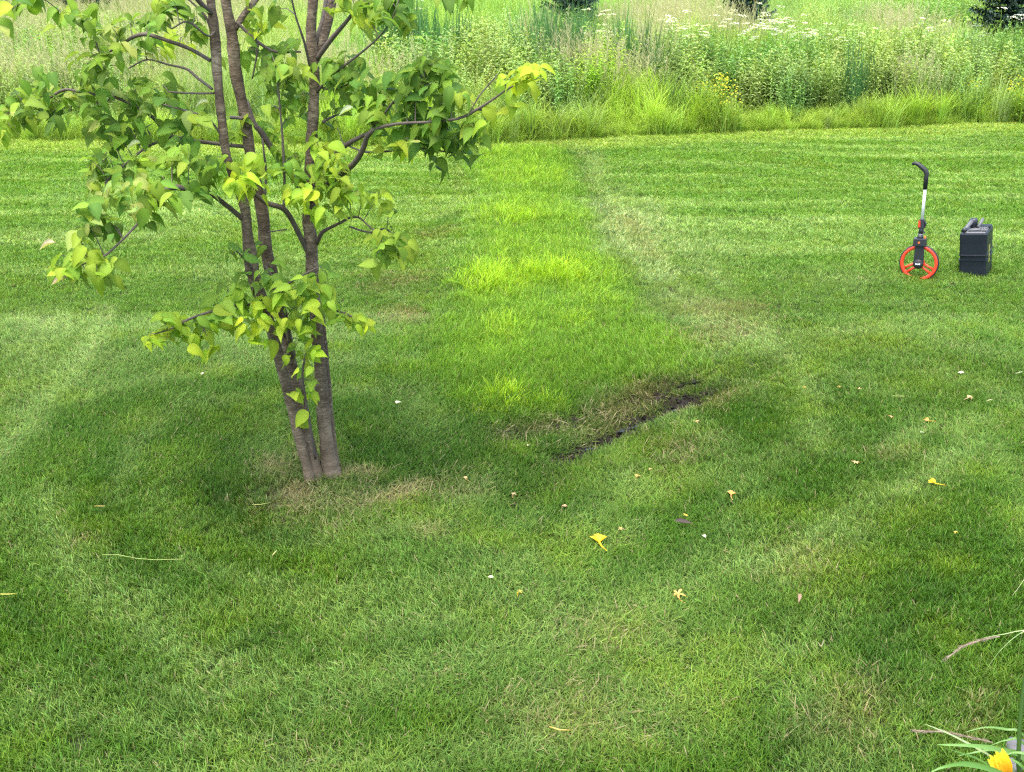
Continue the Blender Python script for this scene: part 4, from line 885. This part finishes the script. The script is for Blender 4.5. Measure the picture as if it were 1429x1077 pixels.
loft(m, rings); body = m.build('body', M_can, jc)
m = MB(); m.box(-W_/2+.014, W_/2-.014, .014, D_-.014, H_-.002, H_+.010, .95); lid = m.build('top_shell', M_cant, jc, bevel=.004)
# dark recesses and grip bars of the top
for x0, x1 in ((-.035, .028), (.048, .095)):
    m = MB(); m.box(x0, x1, .040, .085, H_+.0085, H_+.0125); m.build('recess', M_can, lid, bevel=.001)
m = MB(); m.tube([(-.042, .036, H_+.008), (-.040, .036, H_+.022), (.03, .036, H_+.024), (.036, .06, H_+.024), (.036, .16, H_+.022)], [.007]*5, 8); m.tube([(.036, .036, H_+.022), (.10, .036, H_+.020)], [.007]*2, 8); m.build('grip', M_cant, jc, True)
for k in range(3):
    m = MB(); m.tube([(.030+k*.020, .125, H_+.012), (.048+k*.020, .19, H_+.016)], [.007, .007], 8); m.build('rib', M_cant, lid, True)
m = MB(); m.box(-.01, .112, .215, .30, H_+.008, H_+.024, .95); m.build('rear_ledge', M_can, jc, bevel=.006)
# spout with nut lying on top
m = MB(); m.tube([(-.078, .035, H_+.024), (-.060, .12, H_+.045), (-.042, .20, H_+.066)], [.013, .017, .020], 14); sp_ = m.build('spout', M_cant, jc, True)
m = MB(); m.tube([(-.082, .014, H_+.024), (-.074, .040, H_+.026)], [.021, .021], 16); m.build('spout_cap', M_blk2, sp_, True)
m = MB(); m.tube([(-.030, .22, H_+.010), (-.030, .22, H_+.062), (-.030, .22, H_+.082), (-.030, .22, H_+.092)], [.030, .036, .034, .018], 18); m.build('filler_cap', M_blk2, jc, True)
m = MB(); m.tube([(.012, .19, H_+.018), (.04, .27, H_+.075)], [.015, .013], 12); m.build('vent_tube', M_cant, jc, True)
m = MB(); m.box(W_/2+.0005, W_/2+.0025, .12, .19, .12, .27); m.build('sticker', M_yel, jc)

# ---------------------------------------------------------------- water in the ruts
M_wat, n, out = newmat('rut_water'); p = n.nodes.new('ShaderNodeBsdfPrincipled'); n.links.new(p.outputs[0], out.inputs[0])
p.inputs['Base Color'].default_value = (.018, .017, .015, 1); p.inputs['Roughness'].default_value = .06
for px, py, rx, ry, an in ((868, 602, .11, .022, .45), (933, 576, .06, .020, .5), (965, 536, .10, .018, .5), (815, 630, .06, .014, .5)):
    g_ = ground(px, py); m = MB(); N_ = 26; vv = [(0, 0, 0)]
    for k in range(N_):
        a_ = 2*pi*k/N_; r_ = 1+.35*sin(3*a_+px)+.2*sin(7*a_); x_, y_ = rx*cos(a_)*r_, ry*sin(a_)*r_; vv.append((x_*cos(an)-y_*sin(an), x_*sin(an)+y_*cos(an), 0))
    m.add(vv, [(0, k+1, (k+1) % N_+1) for k in range(N_)]); o = m.build('puddle_water', M_wat); o.location = g_+Vector((0, 0, .012)); tag(o, kind='structure')

# crumbs of wet soil thrown up along the ruts
M_clod = simple('wet_soil_clods', (.018, .014, .010), .8, spec=.2, var=.5, vscale=40)
CP = []
for k in range(4):
    m = MB(); rr = random.Random(k); vv = [tuple(rr.uniform(.7, 1.1)*q_ for q_ in v) for v in ((.012, 0, 0), (-.012, 0, 0), (0, .011, 0), (0, -.011, 0), (0, 0, .009), (0, 0, -.006))]
    m.add(vv, [(0, 2, 4), (2, 1, 4), (1, 3, 4), (3, 0, 4), (2, 0, 5), (1, 2, 5), (3, 1, 5), (0, 3, 5)]); q_ = m.mesh('clod'); q_.materials.append(M_clod); CP.append(q_)
xa = rng.uniform(-.6, 2.6, 30000); ya = rng.uniform(4.6, 8.2, 30000)
mu = lawn_fields(xa, ya); mm = np.clip(mu[5]+.35*mu[8], 0, 1); kk = rng.random(30000) < np.clip(mm-.25, 0, 1)*1.1; xa, ya = xa[kk], ya[kk]; N = len(xa)
ss = rng.uniform(.4, 1.7, (N, 1))*np.ones((1, 3))
scatter('mud_clods', CP, np.stack([xa, ya, gh(xa, ya)+.008], 1), rng.uniform(0, 6.3, (N, 3)), ss, rng.integers(0, 4, N), np.ones((N, 3)), 'loose dark clods of wet soil along the muddy ruts')
print('clods', N)

# ---------------------------------------------------------------- fallen daylily blooms and litter on the lawn
def petal(m, base, d, L, W, col, up=(0, 0, 1), curl=.5, tip=None):
    d = Vector(d).normalized(); u_ = Vector(up); pts = []
    for k in range(6):
        f = k/5; pts.append(Vector(base)+d*L*f*(1-.2*curl*f)+u_*(L*.35*curl*sin(f*3.0)*.8-L*.15*f))
    m.ribbon(pts, [W*.35, W*.8, W, W*.9, W*.6, W*.08], d.cross(u_).normalized(), (*col, 1), (*(tip or col), 1), fold=.18)
def bloom(kind, px, py, size, az, col, col2, label, cat='flower', name='fallen_flower', tail=True, group='fallen blooms on the lawn', lift=.050):
    m = MB(); s_ = size*1.0
    if kind == 'bell':       # collapsed bloom: petals bunched on a thin tube
        for k in range(6):
            a_ = az+(-1.0+.4*k)+rnd.uniform(-.1, .1); petal(m, (0, 0, .004), (cos(a_), sin(a_), .25+.15*(k % 2)), s_*rnd.uniform(.8, 1.1), s_*.42, col, curl=rnd.uniform(.3, .8), tip=col2)
        if tail:
            b_ = az+pi+.2; m.tube([(0, 0, .004), (cos(b_)*s_*.6, sin(b_)*s_*.6, .003), (cos(b_+.15)*s_*1.3, sin(b_+.15)*s_*1.3, 0)], [s_*.10, s_*.06, s_*.035], 6, col=(*col2, 1))
    elif kind == 'star':
        for k in range(5):
            a_ = az+k*1.257+rnd.uniform(-.3, .3); petal(m, (0, 0, .003), (cos(a_), sin(a_), rnd.uniform(0, .4)), s_*rnd.uniform(.5, 1.0), s_*.28, col, curl=rnd.uniform(.2, 1), tip=col2)
        if tail: m.tube([(0, 0, .004), (cos(az)*s_*.8, sin(az)*s_*.8, 0), (cos(az+.3)*s_*1.4, sin(az+.3)*s_*1.4, -.004)], [s_*.08, s_*.05, s_*.03], 5, col=(*col2, 1))
    elif kind == 'petal':
        for k in range(2): petal(m, (0, 0, .003*k), (cos(az+k*.5), sin(az+k*.5), .12), s_*(1-.25*k), s_*.62, col, curl=.5, tip=col2)
    me_ = m.mesh(name); o = obj(name, me_, M_petal, smooth=True); o.location = ground(px, py, lift*.7); tag(o, label, cat, group)
    return o
OR = (.80, .42, .015); YE = (.85, .60, .03); TA = (.62, .40, .14); PT = (.62, .47, .28); WH = (.70, .68, .50); TO = (.68, .36, .08)
bloom('bell', 836, 757, .062, 1.6, OR, YE, 'bright golden yellow fallen bloom, the largest on the lawn')
bloom('bell', 1304, 675, .042, 2.5, OR, YE, 'small orange yellow wilted bloom with a pale stalk on the right lawn')
bloom('bell', 1020, 691, .038, 1.2, TO, TA, 'pale orange bell shaped bloom with a thin tail right of the dark curled leaf')
bloom('star', 946, 830, .045, -1.5, TA, TO, 'tan star shaped dried bloom below the dark curled leaf, alone on the near lawn')
bloom('bell', 1296, 588, .036, 2.9, TA, TO, 'tan crumpled bloom with its stalk pointing right, below the jerry can')
bloom('bell', 1351, 556, .034, .2, TA, PT, 'tan bloom with a long pale tail pointing left, below the folded white petal')
bloom('petal', 1346, 521, .045, 2.8, WH, (.75, .75, .66), 'folded white petal on the right side of the lawn', 'petal', 'fallen_petal', group='loose petals on the lawn')
bloom('star', 1194, 646, .030, .3, PT, TA, 'small pinkish tan bloom in the middle of the right lawn')
bloom('star', 972, 589, .026, .2, TA, PT, 'tiny tan bloom just right of the muddy rut')
bloom('bell', 888, 666, .026, 1.0, TO, TA, 'little orange bloom with a tail, left one of the pair below the muddy rut')
bloom('star', 907, 655, .022, 2.0, PT, TO, 'tiny tan bloom, right one of the pair below the muddy rut', tail=False)
bloom('star', 788, 707, .024, 1.0, PT, (.5, .3, .15), 'pale peach crumpled bloom above and left of the bright yellow bloom', tail=False)
bloom('star', 866, 739, .022, 0, TO, PT, 'tiny brownish orange bloom just right of the bright yellow bloom')
bloom('star', 957, 720, .022, 1.2, YE, TA, 'small creamy yellow bloom scrap above the dark curled leaf', tail=False)
bloom('petal', 984, 750, .030, 1.9, WH, (.55, .5, .45), 'small white petal right of the dark curled leaf', 'petal', 'fallen_petal', group='loose petals on the lawn')
bloom('bell', 650, 669, .022, 2.0, PT, TA, 'small peach bloom in the grass right of the tree base')
bloom('petal', 689, 806, .030, 3.0, (.55, .62, .36), WH, 'pale greenish white petal on the near lawn left of the bright yellow bloom', 'petal', 'fallen_petal', group='loose petals on the lawn')
bloom('star', 725, 826, .022, -2.2, TA, YE, 'thin straw yellow bloom scrap beside the greenish white petal')
bloom('petal', 553, 563, .042, .5, (.72, .72, .45), (.76, .76, .55), 'round cream petal on the grass right of the tree trunks', 'petal', 'fallen_petal', group='loose petals on the lawn')
bloom('petal', 281, 521, .028, -1.2, (.78, .72, .58), WH, 'narrow cream petal on the grass left of the tree trunks', 'petal', 'fallen_petal', group='loose petals on the lawn')
bloom('star', 1122, 541, .020, 0, TA, YE, 'first from the left of three tiny tan blooms in a row below the measuring wheel', tail=False)
bloom('star', 1171, 540, .018, 1, TO, TA, 'middle one of three tiny tan blooms in a row below the measuring wheel', tail=False)
bloom('star', 1200, 543, .024, 2, PT, TA, 'last on the right of three tiny tan blooms in a row below the measuring wheel', tail=False)
bloom('star', 1243, 582, .022, 2, PT, TO, 'tiny peach bloom left of the tan crumpled bloom below the jerry can', tail=False)
bloom('star', 717, 690, .024, -2, PT, (.45, .25, .12), 'thin reddish tan bloom scrap between the tree and the pair of tiny blooms')
bloom('petal', 1285, 604, .026, 0, (.48, .58, .36), WH, 'pale green petal half sunk in grass below the tan crumpled bloom', 'petal', 'fallen_petal', group='loose petals on the lawn')
bloom('star', 1333, 743, .018, .3, (.5, .52, .2), YE, 'small greenish yellow scrap on the right lawn below the orange wilted bloom')
bloom('petal', 736, 622+0, .018, .4, PT, WH, 'small beige petal at the muddy track above the peach blooms', 'petal', 'fallen_petal', group='loose petals on the lawn')
M_dry = simple('dry_leaf', (.03, .018, .012), .7, var=.3, vscale=60)
m = MB(); leaf(m, Vector((-.05, .01, .01)), Vector((1, -.25, .05)), Vector((0, -.5, 1)), .085, .034, (.03, .02, .012), .2, .7)
o = m.build('fallen_leaf', M_dry, smooth=True); o.location = ground(958, 731, .05); tag(o, 'dark brown curled dead leaf in the grass under the creamy yellow scrap', 'leaf')
m = MB(); leaf(m, Vector((0, .03, .012)), Vector((-.2, -1, .0)), Vector((.3, .2, 1)), .055, .026, (.30, .20, .13), .4, .8)
o = m.build('fallen_leaf', M_petal, smooth=True); o.location = ground(1117, 838, .05); tag(o, 'light brown rolled dead leaf on the lower right lawn', 'leaf')
def straw(pts, rad, col, label, group='loose straws on the lawn'):
    P_ = [ground(a_, b_, .058+.012*math.sin(k*1.9)) for k, (a_, b_) in enumerate(pts)]; o0 = P_[0].copy(); m = MB(); m.tube([p_-o0 for p_ in P_], rad, 5, col=(*col, 1))
    o = m.build('straw_stalk', M_petal, smooth=True); o.location = o0; tag(o, label, 'straw', group)
SC = (.50, .50, .16)
straw([(143, 774), (165, 774), (190, 779), (215, 781), (255, 780)], 0.0015, (.36, .46, .13), 'long yellow straw lying across the grass at the lower left')
straw([(0, 829), (12, 829), (24, 828)], .0024, (.62, .58, .12), 'short yellow straw at the left edge of the lawn')
straw([(352, 704), (362, 704), (378, 701)], .0016, SC, 'short tan straw on the thin turf left of the tree base')
straw([(1376, 560), (1380, 558), (1386, 557)], .0022, (.55, .56, .3), 'tiny pale stick beside the bloom with the long tail near the right edge')
straw([(1416, 521), (1421, 520), (1427, 518)], .0022, (.6, .62, .4), 'tiny pale stick at the right edge level with the white petal')
straw([(767, 1014), (780, 1018), (796, 1019)], .0028, (.60, .45, .12), 'short golden straw at the bottom centre of the lawn')
straw([(132, 706), (146, 706)], .002, (.55, .42, .12), 'tiny golden straw above the long yellow straw')
straw([(1142, 897), (1146, 902), (1150, 893)], .002, (.62, .55, .35), 'bent pale straw on the right lawn left of the feathery grass head')
straw([(1245, 552), (1262, 553), (1252, 550)], .0016, (.5, .56, .2), 'thin greenish straw between the row of tiny blooms and the tailed bloom')
straw([(380, 775), (386, 768)], .002, (.6, .55, .25), 'tiny upright straw below the thin turf under the tree')

# ---------------------------------------------------------------- daylily plant at the lower right corner
def near_pt(px, py, dist_): 
    d = ray(px, py); return Vector((0, 0, CAM_H))+Vector(d)*(dist_/1500)
LB = near_pt(1500, 1190, 3.15); LB.z = ghs(LB.x, LB.y)
ll = empty('daylily', LB); tag(ll, 'daylily with arching strap leaves and a yellow orange bloom at the bottom right corner', 'plant')
def strap(pts, wid, col, name='leaf', par=ll, base=LB):
    q = [np.array(p_, float) for p_ in pts]; q = [2*q[0]-q[1]]+q+[2*q[-1]-q[-2]]; o = []
    for i_ in range(1, len(q)-2):
        for k in range(4):
            t = k/4; o.append(.5*((2*q[i_])+(-q[i_-1]+q[i_+1])*t+(2*q[i_-1]-5*q[i_]+4*q[i_+1]-q[i_+2])*t*t+(-q[i_-1]+3*q[i_]-3*q[i_+1]+q[i_+2])*t**3))
    o.append(q[-2]); P_ = [near_pt(*v)-base for v in o]; n_ = len(P_)
    m = MB(); m.ribbon(P_, [wid*min(1, .25+1.6*(1-k/(n_-1))) if k < n_-1 else wid*.08 for k in range(n_)], (.25, .55, .35), (*[c_*.8 for c_ in col], 1), (*[c_*1.15 for c_ in col], 1), fold=.22)
    return m.build(name, M_lily, par, True)
G1 = (.13, .26, .055); G2 = (.10, .23, .035)
strap([(1500, 1130, 2.9), (1440, 1062, 2.75), (1400, 1048, 2.7), (1360, 1041, 2.68), (1308, 1039, 2.68)], .016, G1)
strap([(1490, 1140, 2.9), (1430, 1100, 2.7), (1385, 1075, 2.65), (1345, 1066, 2.62), (1318, 1070, 2.6), (1298, 1078, 2.6)], .015, G2)
strap([(1480, 1120, 2.9), (1440, 1072, 2.8), (1412, 1050, 2.78), (1385, 1046, 2.78), (1360, 1050, 2.78), (1336, 1055, 2.8)], .009, G1)
strap([(1480, 1110, 2.9), (1430, 1028, 2.8), (1405, 1018, 2.8), (1375, 1015, 2.8), (1345, 1022, 2.8)], .007, G1)
strap([(1480, 1130, 2.9), (1430, 1040, 2.8), (1405, 1033, 2.8), (1380, 1041, 2.8)], .007, G2)
strap([(1470, 1150, 2.8), (1400, 1085, 2.7), (1370, 1062, 2.7), (1345, 1052, 2.7), (1322, 1045, 2.7)], .006, G2)
strap([(1460, 1110, 2.9), (1390, 1060, 2.75), (1348, 1036, 2.75), (1320, 1022, 2.75), (1290, 1010, 2.75)], .006, (.30, .38, .18))
strap([(1470, 1140, 2.8), (1430, 1075, 2.7), (1410, 1058, 2.7)], .010, G2); strap([(1500, 1100, 2.8), (1450, 1060, 2.7), (1418, 1050, 2.7), (1400, 1056, 2.7)], .008, G1)
scp = [near_pt(1424, 1110, 2.75), near_pt(1421, 1060, 2.72), near_pt(1423, 1015, 2.70), near_pt(1427, 970, 2.68), near_pt(1433, 930, 2.66), near_pt(1440, 890, 2.64)]
m = MB(); m.tube([LB-LB]+[p_-LB for p_ in scp], [.006]+[.0055]*4+[.004]*2, 8, col=(.07, .15, .03, 1)); m.build('flower_stem', M_lily, ll, True)
fc = near_pt(1408, 1082, 2.68)-LB; m = MB()
for k in range(6):
    a_ = -.75+k*.30; d = Vector((-.52+a_*.42, .10*(k % 2), .80-abs(a_)*.2)); petal(m, fc, d, .078, .026, (.80, .36, .015), up=(-.2, -.8, .2), curl=.25, tip=(.85, .60, .03))
m.build('flower', M_petal, ll, True)
m = MB(); fc2 = near_pt(1432, 1090, 2.62)-LB
for k in range(4): petal(m, fc2, Vector((-.1+.1*k, 0, 1)), .055, .018, (.85, .62, .02), up=(0, -1, 0), curl=.3)
m.build('flower', M_petal, ll, True)

# feathery fountain grass leaning in from the right
FB = near_pt(1640, 1050, 3.2); FB.z = ghs(FB.x, FB.y)
fg = empty('fountain_grass', FB); tag(fg, 'feathery ornamental grass leaning in from the right with two pinkish seed heads', 'plant')
def arch(pts, wid, col): return strap(pts, wid, col, 'blade', fg, FB)
arch([(1560, 1000, 3.1), (1500, 900, 3.0), (1440, 880, 2.95), (1400, 885, 2.95), (1372, 890, 2.95)], .0035, (.30, .40, .16))
arch([(1560, 1010, 3.1), (1480, 880, 3.0), (1440, 878, 2.95), (1415, 890, 2.95), (1390, 915, 2.95), (1370, 945, 2.95)], .003, (.26, .38, .14))
arch([(1560, 1010, 3.1), (1470, 900, 2.9), (1432, 880, 2.9), (1424, 895, 2.9), (1421, 918, 2.9)], .004, (.50, .50, .25))
arch([(1560, 960, 3.0), (1480, 800, 2.9), (1440, 800, 2.9), (1420, 822, 2.9), (1412, 832, 2.9)], .003, (.5, .48, .3))
arch([(1560, 960, 3.0), (1480, 780, 2.9), (1440, 772, 2.9), (1428, 780, 2.9), (1418, 798, 2.9)], .003, (.3, .45, .14))
def seedhead(pts):
    P_ = [near_pt(*p_)-FB for p_ in pts]; m = MB(); m.tube(P_, .0016, 4, col=(.35, .28, .2, 1)); m2 = MB()
    for k in range(170):
        f = rnd.random()*(len(P_)-1); i_ = min(int(f), len(P_)-2); b_ = P_[i_].lerp(P_[i_+1], f-i_); t_ = (P_[i_+1]-P_[i_]).normalized()
        d = (t_*1.6+Vector((rnd.uniform(-1, 1), rnd.uniform(-1, 1), rnd.uniform(-1, 1)))*.45).normalized()*rnd.uniform(.012, .024)
        c_ = rnd.choice(((.42, .32, .27), (.52, .42, .34), (.30, .20, .17))); m.ribbon([b_, b_+d*.5, b_+d], [.0008, .0016, .0004], (d.y, -d.x, .3), (*c_, 1))
    return m.build('seed_head', M_petal, fg)
seedhead([(1395, 888, 2.95), (1370, 893, 2.95), (1345, 901, 2.95), (1322, 918, 2.95)])
seedhead([(1385, 1036, 2.85), (1350, 1028, 2.85), (1318, 1021, 2.85), (1278, 1020, 2.85)])
# grey stone of the bed edge in the corner
M_stone = simple('grey_stone', (.11, .11, .115), .85, var=.3, vscale=20, bump=.8)
for k, (px, py, r_, lab) in enumerate(((1424, 1045, .045, 'grey stone edging the flower bed, the upper one beside the daylily stem'), (1412, 1068, .03, 'small grey stone tucked under the yellow daylily bloom'))):
    m = MB(); rr = random.Random(k); vv = []; ff = []
    for i_ in range(7):
        th = pi*i_/6
        for j in range(10): a_ = 2*pi*j/10; q_ = 1+.18*sin(3*a_+i_+k)+.1*rr.uniform(-1, 1); vv.append((r_*1.3*sin(th)*cos(a_)*q_, r_*sin(th)*sin(a_)*q_, r_*.6*cos(th)*q_))
    ff = [(i_*10+j, i_*10+(j+1) % 10, (i_+1)*10+(j+1) % 10, (i_+1)*10+j) for i_ in range(6) for j in range(10)]
    m.add(vv, ff); o = m.build('stone', M_stone, smooth=True); o.location = ground(px, py, .02); tag(o, lab, 'stone', 'stones of the flower bed edge')
